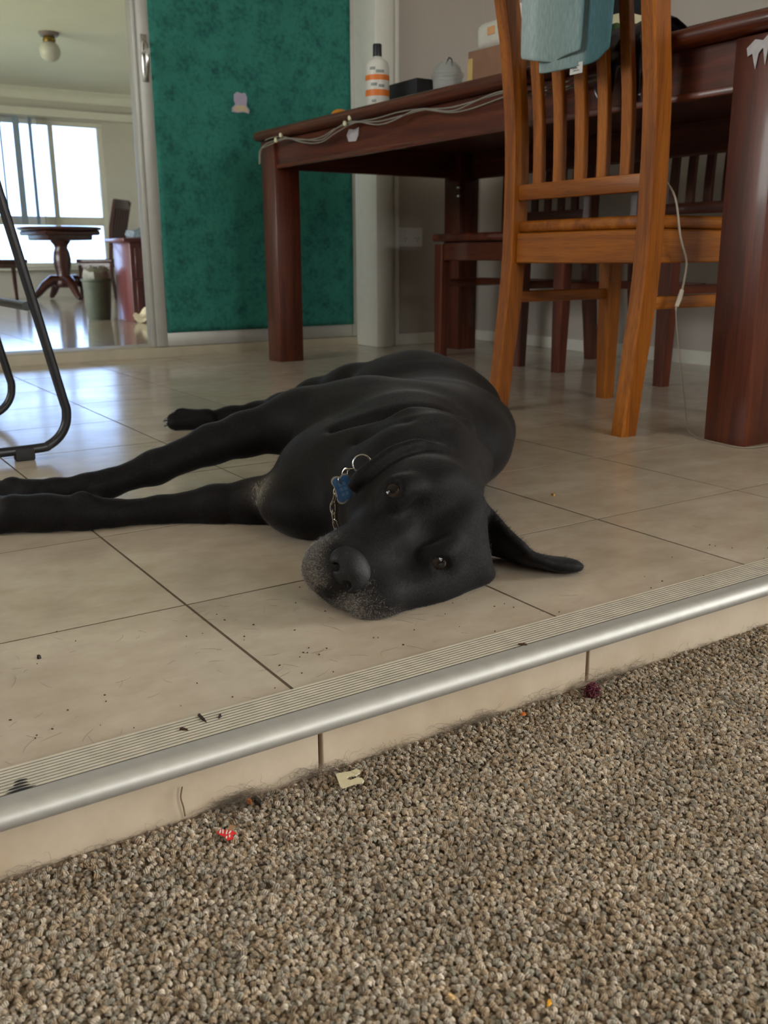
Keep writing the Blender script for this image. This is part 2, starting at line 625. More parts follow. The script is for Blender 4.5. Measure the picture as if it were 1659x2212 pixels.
    cir.inputs['Resolution'].default_value = 5
    cir.inputs['Radius'].default_value = 0.00048
    for (ra_, off, tilt, yaw) in ((0.00135, -0.00066, 0.28, 0.22), (0.0015, 0.0, 0.0, -0.10), (0.00128, 0.00066, -0.30, -0.30), (0.00085, 0.0002, 0.1, 0.5)):
        arc = nd.new('GeometryNodeCurveArc')
        arc.inputs['Resolution'].default_value = 6
        arc.inputs['Radius'].default_value = ra_
        arc.inputs['Start Angle'].default_value = -0.25
        arc.inputs['Sweep Angle'].default_value = PI + 0.5
        c2m = nd.new('GeometryNodeCurveToMesh')
        lk.new(arc.outputs[0], c2m.inputs['Curve'])
        lk.new(cir.outputs[0], c2m.inputs['Profile Curve'])
        t1 = nd.new('GeometryNodeTransform')
        t1.inputs['Rotation'].default_value = (PI / 2 + tilt, 0, yaw)
        t1.inputs['Translation'].default_value = (0, off, 0.0042)
        lk.new(c2m.outputs[0], t1.inputs['Geometry'])
        lk.new(t1.outputs[0], jn.inputs[0])
    tr = jn
    ss = nd.new('GeometryNodeSetShadeSmooth')
    lk.new(tr.outputs[0], ss.inputs['Geometry'])
    sm = nd.new('GeometryNodeSetMaterial')
    sm.inputs['Material'].default_value = m
    lk.new(ss.outputs[0], sm.inputs['Geometry'])
    iop = nd.new('GeometryNodeInstanceOnPoints')
    lk.new(gi.outputs[0], iop.inputs['Points'])
    lk.new(sm.outputs[0], iop.inputs['Instance'])
    ar = nd.new('GeometryNodeInputNamedAttribute')
    ar.data_type = 'FLOAT_VECTOR'
    ar.inputs['Name'].default_value = 'rot'
    e2r = nd.new('FunctionNodeEulerToRotation')
    lk.new(ar.outputs['Attribute'], e2r.inputs[0])
    lk.new(e2r.outputs[0], iop.inputs['Rotation'])
    asn = nd.new('GeometryNodeInputNamedAttribute')
    asn.data_type = 'FLOAT'
    asn.inputs['Name'].default_value = 'sca'
    lk.new(asn.outputs['Attribute'], iop.inputs['Scale'])
    lk.new(iop.outputs[0], go.inputs[0])
    md = o.modifiers.new('pile', 'NODES')
    md.node_group = ng


carpet_pile()


# ------------------------------------------------------------------ dining room and lounge shell
def wall_with_hole(name, mat, axis, plane, thick, a0, a1, z0, z1, holes, label):
    """axis 0: wall lies in x = plane, runs along y; axis 1: wall lies in y = plane, runs along x. holes: (a0,a1,z0,z1)."""
    mb = MB()
    cuts = sorted({a0, a1, *[h[0] for h in holes], *[h[1] for h in holes]})
    zc = sorted({z0, z1, *[h[2] for h in holes], *[h[3] for h in holes]})
    for i in range(len(cuts) - 1):
        for j in range(len(zc) - 1):
            ca, cz = (cuts[i] + cuts[i + 1]) / 2, (zc[j] + zc[j + 1]) / 2
            if any(h[0] < ca < h[1] and h[2] < cz < h[3] for h in holes):
                continue
            d = (cuts[i + 1] - cuts[i], zc[j + 1] - zc[j])
            if axis == 1:
                mb.box((ca, plane + thick / 2, cz), (d[0], abs(thick), d[1]))
            else:
                mb.box((plane + thick / 2, ca, cz), (abs(thick), d[0], d[1]))
    return tag(mb.build(name, mat, smooth=False), label, kind='structure')


WALL_Y = 3.285
DOOR_X0, DOOR_X1 = -1.9, 2.09
wall_with_hole('wall_back', WALL, 1, WALL_Y, 0.22, ROOM_X0, ROOM_X1 + 0.1, 0, CEIL, [(DOOR_X0, DOOR_X1, -0.01, 2.08)], 'off-white plaster wall behind the dining table')
wall_with_hole('wall_right', WALL, 0, ROOM_X1, 0.1, ROOM_Y0, WALL_Y, CARPET_Z - 0.02, CEIL, [(-2.2, 0.2, 0.0, 2.1)], 'off-white plaster wall along the right of the dining table')
wall_with_hole('wall_left', WALL, 0, ROOM_X0, -0.1, ROOM_Y0, WALL_Y, CARPET_Z - 0.02, CEIL, [(1.25, 2.75, 0.9, 2.0)], 'off-white side wall with a window')
wall_with_hole('wall_front', WALL, 1, ROOM_Y0, -0.1, ROOM_X0 - 0.1, ROOM_X1 + 0.1, CARPET_Z - 0.02, CEIL, [(0.4, 2.2, 0.8, 2.1)], 'off-white lounge wall with a wide window')
tag(MB().box(((ROOM_X0 + ROOM_X1) / 2, (ROOM_Y0 + WALL_Y) / 2 + 0.1, CEIL + 0.03), (ROOM_X1 - ROOM_X0 + 0.2, WALL_Y - ROOM_Y0 + 0.3, 0.06)).build('ceiling', CEILM), 'white plaster ceiling', kind='structure')


def window_frame(name, axis, plane, a0, a1, z0, z1, mulls, rails, label, mat=TRIMW, t=0.045, glass=None):
    root = empty(name, (0, 0, 0))
    tag(root, label, kind='structure')

    def bar(n, aa, ab, za, zb, th=0.05):
        ca, cz = (aa + ab) / 2, (za + zb) / 2
        c = (ca, plane, cz) if axis == 1 else (plane, ca, cz)
        d = (ab - aa, th, zb - za) if axis == 1 else (th, ab - aa, zb - za)
        MB().box(c, d, 0.004, 1).build(n, mat, root)
    bar('frame', a0, a1, z0, z0 + t)
    bar('frame', a0, a1, z1 - t, z1)
    bar('frame', a0, a0 + t, z0 + t, z1 - t)
    bar('frame', a1 - t, a1, z0 + t, z1 - t)
    for m in mulls:
        bar('mullion', m - t / 2, m + t / 2, z0 + t, z1 - t)
    ed = [a0 + t] + [v for m in mulls for v in (m - t / 2, m + t / 2)] + [a1 - t]
    zz = [z0 + t] + [v for r in rails for v in (r - t * 0.9, r + t * 0.9)] + [z1 - t]
    for k in range(0, len(ed), 2):
        for r in rails:
            bar('transom', ed[k], ed[k + 1], r - t * 0.9, r + t * 0.9)
        for q in range(0, len(zz), 2):
            ca, cz = (ed[k] + ed[k + 1]) / 2, (zz[q] + zz[q + 1]) / 2
            c = (ca, plane, cz) if axis == 1 else (plane, ca, cz)
            d = (ed[k + 1] - ed[k], 0.004, zz[q + 1] - zz[q]) if axis == 1 else (0.004, ed[k + 1] - ed[k], zz[q + 1] - zz[q])
            MB().box(c, d).build('pane', glass or GLASS, root, smooth=False)
    return root


window_frame('window_2', 1, ROOM_Y0 - 0.05, 0.4, 2.2, 0.8, 2.1, [1.3], [], 'wide white framed lounge window')
window_frame('window_4', 0, ROOM_X1 + 0.05, -2.2, 0.2, 0.0, 2.1, [-1.0], [], 'glazed patio door of the lounge')
window_frame('window_3', 0, ROOM_X0 - 0.05, 1.25, 2.75, 0.9, 2.0, [2.0], [], 'white framed side window')

# skirting tiles
sk = MB()
sk.box(((2.20 + ROOM_X1) / 2, WALL_Y - 0.005, 0.0225), (ROOM_X1 - 2.20, 0.01, 0.045), 0.002, 1)
tag(sk.build('baseboard_back', TRIMW), 'pale tile skirting under the back wall', kind='structure')
tag(MB().box((ROOM_X1 - 0.005, (STEP_Y + WALL_Y) / 2, 0.0225), (0.01, WALL_Y - STEP_Y - 0.012, 0.045), 0.002, 1).build('baseboard_right', TRIMW), 'pale tile skirting under the right wall', kind='structure')

# door sill and right-hand jamb
tag(MB().box(((DOOR_X0 + DOOR_X1) / 2, (WALL_Y + 0.10 + 3.56) / 2, -0.012), (DOOR_X1 - DOOR_X0, 3.56 - WALL_Y - 0.10, 0.094), 0.006, 2).build('trim_2', SILLM), 'cream stone sill under the sliding door', kind='structure')
jamb = MB()
jamb.box((2.105, WALL_Y + 0.03, 1.05), (0.075, 0.16, 2.1), 0.004, 2)
jamb.box((2.155, WALL_Y - 0.008, 1.05), (0.045, 0.018, 2.1), 0.004, 2)
jamb.box((2.18, WALL_Y - 0.014, 1.05), (0.02, 0.03, 2.1), 0.005, 2)
tag(jamb.build('trim_3', TRIMW), 'white painted door jamb beside the green cloth', kind='structure')

# sliding door leaf
DY = 3.405
door = empty('door_1', (1.6, DY, 0.036))
tag(door, 'aluminium sliding door leaf covered with green cloth', kind='structure')
Dm = lambda: MB()
Dm().box((-0.3705, 0, 1.0), (0.041, 0.034, 2.0), 0.003, 2).build('stile', FRAME, door)
Dm().box((-0.398, 0.022, 1.0), (0.014, 0.05, 2.0), 0.002, 2).build('stile', FRAME, door)
Dm().box((0.468, 0, 1.0), (0.04, 0.034, 2.0), 0.003, 2).build('stile', FRAME, door)
Dm().box((0.037, 0, 0.026), (0.82, 0.03, 0.052), 0.003, 2).build('rail', FRAME, door)
Dm().box((0.037, 0, 1.975), (0.82, 0.03, 0.05), 0.003, 2).build('rail', FRAME, door)
Dm().box((0.037, 0.006, 1.0), (0.81, 0.005, 1.90)).build('pane', GLASS, door, smooth=False)
hd = MB()
hd.box((-0.371, -0.019, 0.975), (0.022, 0.004, 0.15), 0.0018, 2)
hp = hd.build('handle_plate', STEEL, door)
hz = [(-0.371, -0.021, 0.91), (-0.371, -0.036, 0.925), (-0.371, -0.046, 0.955), (-0.371, -0.048, 0.985), (-0.371, -0.040, 1.015), (-0.371, -0.021, 1.03)]
MB().tube(hz, [0.005, 0.006, 0.0065, 0.0065, 0.006, 0.005], 10).build('handle_grip', STEEL, hp)
MB().tube([(-0.371, -0.03, 0.992), (-0.371, -0.055, 0.992)], 0.009, 12).build('latch', STEEL, hp)

# green patterned cloth taped over the door glass
nx, nz = 40, 90
cv, cf = [], []
for j in range(nz + 1):
    for i in range(nx + 1):
        x = -0.350 + 0.80 * i / nx
        z = 0.050 + 1.90 * j / nz
        yy = -0.0195 + 0.0016 * math.sin(i * 0.5 + 0.8 * math.sin(j * 0.2)) * math.sin(j * 0.11 + i * 0.07)
        cv.append((x, yy, z))
for j in range(nz):
    for i in range(nx):
        a = j * (nx + 1) + i
        cf.append((a, a + 1, a + nx + 2, a + nx + 1))
gc = MB().raw(cv, cf).build('door_cloth', CLOTHG, None, (1.6, DY, 0.036))
gc.modifiers.new('thick', 'SOLIDIFY').thickness = 0.002
tag(gc, 'green leaf-patterned cloth covering the sliding door glass', 'cloth')

# small pale sticker on the cloth
st = MB()
ol = [(0.012, 0.0), (0.034, -0.004), (0.037, 0.008), (0.026, 0.022), (0.029, 0.052), (0.021, 0.066), (0.006, 0.063), (-0.010, 0.067), (-0.023, 0.058), (-0.024, 0.036), (-0.019, 0.024), (-0.033, 0.012), (-0.034, -0.002), (-0.012, -0.004)]
st.prism(ol, 1, 0, -0.0012)
stk = st.build('sticker', plain('sticker_lilac', srgb(176, 168, 190), 0.5, var=0.05), None, (1.576, DY - 0.0225, 0.865))
tag(stk, 'small lilac and cream sticker on the green cloth', 'sticker')
MB().prism([(-0.028, 0.002), (-0.012, -0.001), (0.012, 0.003), (0.031, -0.001), (0.028, 0.012), (0.018, 0.022), (-0.014, 0.022), (-0.025, 0.013)], 1, -0.0012, -0.0022).build('cream_patch', plain('sticker_cream', srgb(206, 190, 158), 0.5), stk)

# power outlet
po = empty('power_outlet', (2.26, WALL_Y, 0.43), label='white double power outlet on the wall under the table', cat='outlet')
MB().box((0, -0.004, 0), (0.116, 0.008, 0.072), 0.003, 2).build('face_plate', WHITEP, po)
for sx in (-0.029, 0.029):
    so = MB().box((sx, -0.009, -0.008), (0.03, 0.004, 0.026), 0.002, 2).build('socket', WHITEP, po)
    for px_, rz_, dz in ((-0.006, 0.5, 0.003), (0.006, -0.5, 0.003), (0, 0, -0.007)):
        m_ = MB()
        m_.box((sx + px_, -0.0113, -0.008 + dz), (0.002, 0.001, 0.007))
        m_.build('slot', RUBBER, so)
    MB().box((sx, -0.010, 0.022), (0.010, 0.006, 0.014), 0.002, 2).build('switch', WHITEP, po)

# ------------------------------------------------------------------ sunroom beyond the sliding door
SX0, SX1 = -0.6, 4.75
SCEIL = 2.17
tag(MB().box(((SX0 + SX1) / 2, (3.56 + FAR_Y) / 2, FZ - 0.03), (SX1 - SX0 + 2.6, FAR_Y - 3.56, 0.06)).build('floor_sunroom', FARTILE), 'glossy tiled floor of the sunroom', kind='structure')
tag(MB().box(((SX0 + SX1) / 2, (3.5 + FAR_Y) / 2, SCEIL + 0.03), (SX1 - SX0 + 2.8, FAR_Y - 3.4, 0.06)).build('ceiling_sunroom', CEILM), 'pale sunroom ceiling', kind='structure')
WX0, WX1, WZ0, WZ1 = 0.55, 3.64, 0.25, 1.86
wall_with_hole('wall_sunroom_back', WALLW, 1, FAR_Y, 0.12, SX0 - 1.3, SX1, FZ, SCEIL, [(WX0, WX1, WZ0, WZ1)], 'cream sunroom wall with the big window')
wall_with_hole('wall_sunroom_right', WALLW, 0, SX1, 0.1, 3.5, FAR_Y, FZ, SCEIL, [], 'cream sunroom side wall')
wall_with_hole('wall_sunroom_left', WALLW, 0, SX0 - 1.3, -0.1, 3.5, FAR_Y, FZ, SCEIL, [(5.7, 10.5, 0.1, 2.0)], 'cream sunroom left wall')
wall_with_hole('wall_sunroom_front', WALLW, 1, 3.505, 0.06, SX0 - 1.3, SX1, FZ, SCEIL, [(DOOR_X0, DOOR_X1, FZ - 0.01, 2.08)], 'cream sunroom wall around the sliding door')
cor = [(FAR_Y, SCEIL - 0.11), (FAR_Y - 0.015, SCEIL - 0.11)]
cor += [(FAR_Y - 0.02 - 0.08 * (1 - math.cos(t * PI / 2 / 6)), SCEIL - 0.10 + 0.085 * math.sin(t * PI / 2 / 6)) for t in range(7)]
cor += [(FAR_Y - 0.11, SCEIL), (FAR_Y, SCEIL)]
tag(MB().prism(cor, 0, SX0 - 1.3, SX1).build('trim_4', CEILM), 'coved cornice above the sunroom window', kind='structure')
window_frame('window_1', 1, FAR_Y + 0.05, WX0, WX1, WZ0, WZ1, [1.25, 2.15, 3.06], [0.77], 'big white framed sunroom window', t=0.055, glass=BLUETINT)
tag(MB().box(((WX0 + WX1) / 2, FAR_Y - 0.02, WZ0 - 0.015), (WX1 - WX0 + 0.1, 0.12, 0.03), 0.004, 1).build('trim_5', TRIMW), 'white window sill in the sunroom', kind='structure')
tag(MB().box(((WX0 + WX1) / 2 + 0.15, FAR_Y - 0.035, WZ1 + 0.065), (WX1 - WX0 + 0.5, 0.07, 0.09), 0.006, 1).build('trim_6', TRIMW), 'white blind pelmet over the sunroom window', kind='structure')

window_frame('window_fill', 0, SX0 - 1.35, 5.7, 10.5, 0.1, 2.0, [7.3, 8.9], [], 'unseen long glazing added to brighten the sunroom', t=0.055)  # added out of view as extra fill light for the sunroom
SLAT = plain('blind_fabric', srgb(176, 190, 204), 0.8, var=0.04, scale=80)
bl = empty('vertical_blind', (2.4, FAR_Y - 0.05, WZ1), label='half drawn vertical blind hanging in the sunroom window', cat='blind')
for k, (bx, ang) in enumerate(((-0.52, 70), (-0.40, 62), (-0.28, 74), (-0.16, 66), (-0.03, 58), (0.10, 64), (0.27, 22), (0.42, 50), (0.50, 72))):
    o_ = MB().box((0, 0, -0.56), (0.085, 0.003, 1.14), 0.001, 1).build('blind_slat', SLAT, bl, (bx, 0, 0))
    o_.rotation_euler = (0, 0, math.radians(ang))

# garden outside
GRASS = plain('lawn', srgb(176, 178, 136), 0.9, var=0.25, scale=6)
tag(MB().box((2, 30.02, -0.55), (90, 36.5, 0.1)).build('ground_1', GRASS), 'sunlit lawn outside the sunroom', kind='structure')
tag(MB().box((-22, 7.4, -0.55), (40, 8.7, 0.1)).build('ground_4', GRASS), 'lawn left of the sunroom', kind='structure')
tag(MB().box((25, 11.65, -0.55), (40, 0.2, 0.1)).build('ground_5', GRASS), 'lawn right of the sunroom', kind='structure')
BOUNCE_GROUND = plain('warm_bounce_ground', srgb(206, 190, 168), 0.9, var=0.12, scale=3)  # unseen ground, its beige chosen to warm the light bounced indoors
tag(MB().box((-20, -20, -0.55), (45.9, 34, 0.1)).build('ground_2', BOUNCE_GROUND), 'unseen pale ground outside the lounge, coloured to warm the light', kind='structure')
tag(MB().box((24.5, -12, -0.55), (43, 47, 0.1)).build('ground_3', BOUNCE_GROUND), 'unseen pale ground outside the patio door, coloured to warm the light', kind='structure')
BARK = plain('pale_pink_bark', srgb(216, 176, 178), 0.8, var=0.15, scale=9)
tr = empty('garden_tree', (6.1, 19.0, -0.5), label='pale forked tree trunk outside the sunroom window', cat='tree')
MB().tube([(0, 0, 0), (0.02, 0, 0.6), (-0.03, 0, 1.2), (-0.02, 0, 1.65)], [0.2, 0.16, 0.14, 0.13], 12).build('trunk', BARK, tr)
MB().tube([(-0.02, 0, 1.55), (-0.14, 0.02, 1.9), (-0.3, 0.05, 2.3), (-0.42, 0.05, 2.9)], [0.11, 0.09, 0.06, 0.03], 10).build('branch', BARK, tr)
MB().tube([(-0.02, 0, 1.55), (0.12, 0.02, 1.9), (0.22, 0, 2.3), (0.5, 0, 3.0)], [0.10, 0.08, 0.05, 0.03], 10).build('branch', BARK, tr)

# pedestal table
pt = empty('pedestal_table', (2.79, 10.6, FZ), label='dark wooden pedestal table in front of the sunroom window', cat='table')
MB().lathe([(0.0, 0.715), (0.40, 0.715), (0.425, 0.722), (0.43, 0.735), (0.425, 0.748), (0.40, 0.752), (0, 0.752)], n=40).build('table_top', FARW, pt)
sk_ = MB()
sk_.box((0, 0, 0.665), (0.50, 0.50, 0.10), 0.02, 2, rz=0.2)
sk_.box((0, 0, 0.69), (0.62, 0.62, 0.05), 0.02, 2, rz=0.2)
sk_.build('table_apron', FARW, pt)
MB().lathe([(0.09, 0.13), (0.105, 0.15), (0.105, 0.2), (0.075, 0.235), (0.068, 0.27), (0.085, 0.34), (0.095, 0.42), (0.085, 0.49), (0.066, 0.54), (0.075, 0.57), (0.10, 0.60), (0.11, 0.64), (0, 0.64)]).build('pedestal', FARW, pt)
for k in range(4):
    a = 0.15 + k * PI / 2
    leg_p = [(0.05, 0.20), (0.13, 0.21), (0.22, 0.15), (0.29, 0.075), (0.345, 0.035), (0.37, 0.022)]
    MB().tube([(r * math.cos(a), r * math.sin(a), z) for r, z in leg_p], [0.06, 0.055, 0.045, 0.036, 0.03, 0.02], 10).build('leg', FARW, pt)

# sunroom chairs
def far_chair(loc, rz, label):
    t = empty('sunroom_chair', loc, rz, label=label, cat='chair', group='dark chairs at the pedestal table')
    MB().box((0, 0, 0.405), (0.42, 0.42, 0.04), 0.012, 2).build('seat', FARW, t)
    MB().box((0, 0, 0.36), (0.37, 0.37, 0.05), 0.004, 1).build('seat_frame', FARW, t)
    for sy in (-1, 1):
        MB().tube([(0.175, 0.175 * sy, 0.36), (0.178, 0.178 * sy, 0.2), (0.185, 0.18 * sy, 0.0)], [0.024, 0.022, 0.017], 8).build('leg', FARW, t)
        MB().tube([(-0.215, 0.18 * sy, 0), (-0.185, 0.18 * sy, 0.25), (-0.185, 0.18 * sy, 0.45), (-0.21, 0.18 * sy, 0.75), (-0.275, 0.18 * sy, 1.02)], 0.021, 8).build('leg', FARW, t)
    MB().box((-0.268, 0, 0.985), (0.03, 0.36, 0.10), 0.008, 2).build('back_rail', FARW, t)
    MB().box((-0.196, 0, 0.56), (0.026, 0.34, 0.045), 0.006, 2).build('back_rail', FARW, t)
    for k in range(5):
        y = -0.12 + 0.06 * k
        MB().tube([(-0.196, y, 0.57), (-0.212, y, 0.75), (-0.262, y, 0.95)], [0.021, 0.021, 0.021], 6, flat=0.45).build('slat', FARW, t)
    return t


far_chair((3.22, 10.58, FZ), PI * 0.76, 'dark slatted chair right of the pedestal table, back above the red cabinet')
far_chair((2.20, 10.75, FZ), 0.1, 'dark chair left of the pedestal table, cut by the picture edge')

# cabinet with a cloth on top
CABW = wood('cabinet_cherry', srgb(84, 42, 44), srgb(106, 56, 58), srgb(120, 68, 68), 2, 0.35, 0.3)
cb = empty('cabinet', (2.40, 6.75, FZ), label='low cherry wood cabinet with scuffed corner behind the sliding door', cat='cabinet')
MB().box((0, 0, 0.27), (0.42, 0.36, 0.54), 0.006, 2).build('body', CABW, cb)
MB().box((-0.01, 0, 0.552), (0.50, 0.42, 0.025), 0.008, 2).build('top', CABW, cb)
dr = MB().box((0, -0.186, 0.40), (0.36, 0.014, 0.20), 0.003, 1).build('drawer', CABW, cb)
MB().lathe([(0.006, 0), (0.012, 0.008), (0.012, 0.016), (0, 0.02)], (0, -0.2, 0.40), n=12).build('knob', STEEL, dr)
MB().box((0, -0.186, 0.16), (0.36, 0.014, 0.24), 0.003, 1).build('door', CABW, cb)
wp = MB()
pts = []
zz = np.linspace(0.10, 0.44, 15)
for z in zz:
    pts.append((0.214 - 0.45 * 0, z))
lw = [(0.135 + 0.03 * random.random() - 0.02 * math.sin(z * 9), z) for z in zz]
out = [(0.205, 0.10)] + [(0.205, 0.44)] + list(reversed(lw))
wp.prism(out, 1, -0.1935, -0.1955)
wp.build('scuffed_patch', plain('bare_chipboard', srgb(196, 176, 170), 0.8, var=0.2, scale=40), cb)
fc = MB()
fc.lathe([(0.0, 0), (0.10, 0), (0.115, 0.015), (0.10, 0.045), (0.05, 0.062), (0, 0.055)], n=18)
for v in fc.bm.verts:
    v.co.x *= 1.0 + 0.15 * math.sin(v.co.y * 60)
    v.co.z += 0.012 * math.sin(v.co.x * 55 + v.co.y * 40) if v.co.z > 0.01 else 0
tag(fc.build('folded_cloth', plain('grey_blue_cloth', srgb(120, 132, 146), 0.9, var=0.3, scale=50), None, (2.325, 6.66, FZ + 0.5645)), 'crumpled grey-blue cloth on top of the cabinet', 'cloth')

# waste bin
BINM = plain('grey_green_plastic', srgb(82, 90, 76), 0.6, var=0.15, scale=20)
bn = empty('waste_bin', (2.075, 7.0, FZ), label='grey-green tapered waste bin left of the cabinet', cat='bin')
MB().lathe([(0, 0.0), (0.075, 0.0), (0.08, 0.01), (0.103, 0.27), (0.112, 0.275), (0.112, 0.29), (0.104, 0.29), (0.076, 0.02), (0, 0.015)]).build('bin_body', BINM, bn)
bb = MB()
bb.lathe([(0.0, 0.24), (0.085, 0.25), (0.10, 0.30), (0.09, 0.345), (0.05, 0.375), (0, 0.37)], n=16)
for v in bb.bm.verts:
    v.co += Vector((random.uniform(-.012, .012), random.uniform(-.012, .012), random.uniform(-.01, .01)))
bb.build('rubbish_bag', plain('bag_grey', srgb(120, 118, 106), 0.5, var=0.25, scale=30), bn)

cp = MB()
bmesh.ops.create_icosphere(cp.bm, subdivisions=3, radius=0.05, matrix=Matrix.Translation((0, 0, 0.042)))
for v in cp.bm.verts:
    k = 1 + 0.25 * math.sin(v.co.x * 90 + 3 * v.co.y * 40) + random.uniform(-.06, .06)
    v.co.x *= k * 1.1
    v.co.y *= k
    v.co.z = max(0, v.co.z * (0.9 + 0.3 * math.sin(v.co.x * 70)))
tag(cp.build('crumpled_paper', plain('cream_paper', srgb(214, 202, 172), 0.9, var=0.1), None, (2.22, 6.48, FZ)), 'crumpled cream paper on the sunroom floor by the cabinet', 'paper')

# ceiling lamp
BRASS = plain('aged_brass', srgb(120, 96, 48), 0.35, metal=0.8)
cl = empty('ceiling_lamp', (2.36, 8.75, SCEIL), label='frosted globe lamp with brass holder on the sunroom ceiling', cat='lamp')
MB().lathe([(0, -0.03), (0.07, -0.03), (0.085, -0.012), (0.085, 0.0), (0, 0)]).build('ceiling_rose', plain('lamp_rose', srgb(120, 108, 110), 0.5), cl)
MB().lathe([(0, -0.075), (0.048, -0.075), (0.052, -0.06), (0.045, -0.028), (0, -0.028)]).build('lamp_holder', BRASS, cl)
MB().lathe([(0.0, -0.225)] + [(0.085 * math.sin(t), -0.145 - 0.082 * math.cos(t)) for t in np.linspace(0.15, 2.55, 14)]).build('globe', plain('frosted_glass', srgb(186, 184, 176), 0.4, var=0.02), cl)

# ------------------------------------------------------------------ dining table
TB = empty('dining_table', (1.53, 1.105, 0), math.radians(0.93), label='dark mahogany dining table with thick square legs', cat='table')
LEG = 0.09
TL, TW, TOPZ = 1.955, 0.87, 0.757      # leg-to-leg length, width (outer faces)
for (lx, ly) in ((0, 0), (0, TL - LEG), (TW - LEG, 0), (TW - LEG, TL - LEG)):
    MB().box((lx + LEG / 2, ly + LEG / 2, 0.3625), (LEG + 0.004, LEG + 0.004, 0.725), 0.0022, 2, taper=0.965).build('leg', MAH[2], TB)
ov = 0.032
prof = []
for k in range(9):
    t = -PI / 2 + PI * k / 8
    prof.append((0.014 * math.cos(t), TOPZ - 0.0145 + 0.0145 * math.sin(t)))


def bullnose_top(x0, x1, y0, y1, cr):
    mb = MB()
    rings = []
    for (o_, z) in [(-0.03, TOPZ - 0.029)] + prof + [(-0.03, TOPZ)]:
        ring = []
        for (cx, cy, a0) in ((x1 - cr, y1 - cr, 0), (x0 + cr, y1 - cr, PI / 2), (x0 + cr, y0 + cr, PI), (x1 - cr, y0 + cr, 1.5 * PI)):
            for q in range(5):
                a = a0 + PI / 2 * q / 4
                r = max(cr - 0.014 + o_, 0.0005)
                ring.append(mb.bm.verts.new((cx + r * math.cos(a), cy + r * math.sin(a), z)))
        rings.append(ring)
    for A, B in zip(rings[:-1], rings[1:]):
        for k in range(20):
            mb.bm.faces.new((A[k], A[(k + 1) % 20], B[(k + 1) % 20], B[k]))
    mb.bm.faces.new(list(reversed(rings[0])))
    mb.bm.faces.new(rings[-1])
    return mb


bullnose_top(-ov, TW + ov, -ov, TL + ov, 0.046).build('table_top', MAH[1], TB)
for (c, d, ax) in (((0.022, TL / 2, 0.684), (0.022, TL - 2 * LEG + 0.02, 0.088), 1), ((TW - 0.022, TL / 2, 0.684), (0.022, TL - 2 * LEG + 0.02, 0.088), 1),
                   ((TW / 2, 0.022, 0.684), (TW - 2 * LEG + 0.02, 0.022, 0.088), 0), ((TW / 2, TL - 0.022, 0.684), (TW - 2 * LEG + 0.02, 0.022, 0.088), 0)):
    ap = MB().box(c, d, 0.002, 1).build('apron', MAH[ax], TB)
    s = 1 if c[0] < 0.1 else -1
    if ax == 1:
        MB().box((c[0] - 0.010 * s, c[1], 0.643), (0.012, d[1] - 0.02, 0.014), 0.003, 2).build('moulding', MAH[ax], ap)
# metal leg bracket bolts seen under the far leg
for bz in (0.60, 0.57):
    MB().lathe([(0, -0.004), (0.008, -0.004), (0.008, 0.004), (0, 0.004)], (TW - LEG - 0.03, TL - LEG - 0.03, bz), n=10).build('bolt', STEEL, TB)
# peeling tape scraps on the legs and apron
TAPE = plain('peeling_tape', srgb(190, 186, 190), 0.3, var=0.12, scale=80)
def scrap(name, pts, axis, a0, a1, mat, parent):
    return MB().prism(pts, axis, a0, a1).build(name, mat, parent)
scrap('tape_scrap', [(0.066, 0.704), (0.050, 0.716), (0.034, 0.712), (0.022, 0.722), (0.014, 0.706), (0.024, 0.698), (0.027, 0.672), (0.033, 0.700), (0.042, 0.692), (0.046, 0.668), (0.054, 0.694), (0.063, 0.690)], 0, -0.0035, -0.0055, TAPE, TB)
scrap('tape_scrap', [(1.36, 0.712), (1.385, 0.708), (1.412, 0.712), (1.425, 0.697), (1.415, 0.678), (1.375, 0.676), (1.362, 0.69)], 0, 0.0105, 0.0085, TAPE, TB)

# fairy-light wire clipped along the apron
wire = [(1.472, 3.02, 0.655), (1.470, 3.01, 0.69), (1.474, 2.975, 0.712), (1.480, 2.866, 0.718), (1.484, 2.742, 0.702), (1.484, 2.626, 0.699), (1.486, 2.542, 0.714), (1.488, 2.438, 0.720), (1.490, 2.317, 0.709), (1.492, 2.204, 0.711), (1.494, 2.109, 0.714), (1.496, 2.001, 0.706), (1.498, 1.909, 0.709), (1.500, 1.782, 0.714), (1.502, 1.68, 0.701), (1.504, 1.566, 0.699), (1.506, 1.47, 0.701)]


def smooth_path(p, n=6):
    p = [Vector(q) for q in p]
    out = []
    for i in range(len(p) - 1):
        a, b, c, d = p[max(i - 1, 0)], p[i], p[i + 1], p[min(i + 2, len(p) - 1)]
        for k in range(n):
            t = k / n
            out.append(0.5 * ((2 * b) + (c - a) * t + (2 * a - 5 * b + 4 * c - d) * t * t + (3 * b - a - 3 * c + d) * t ** 3))
    out.append(p[-1])
    return out


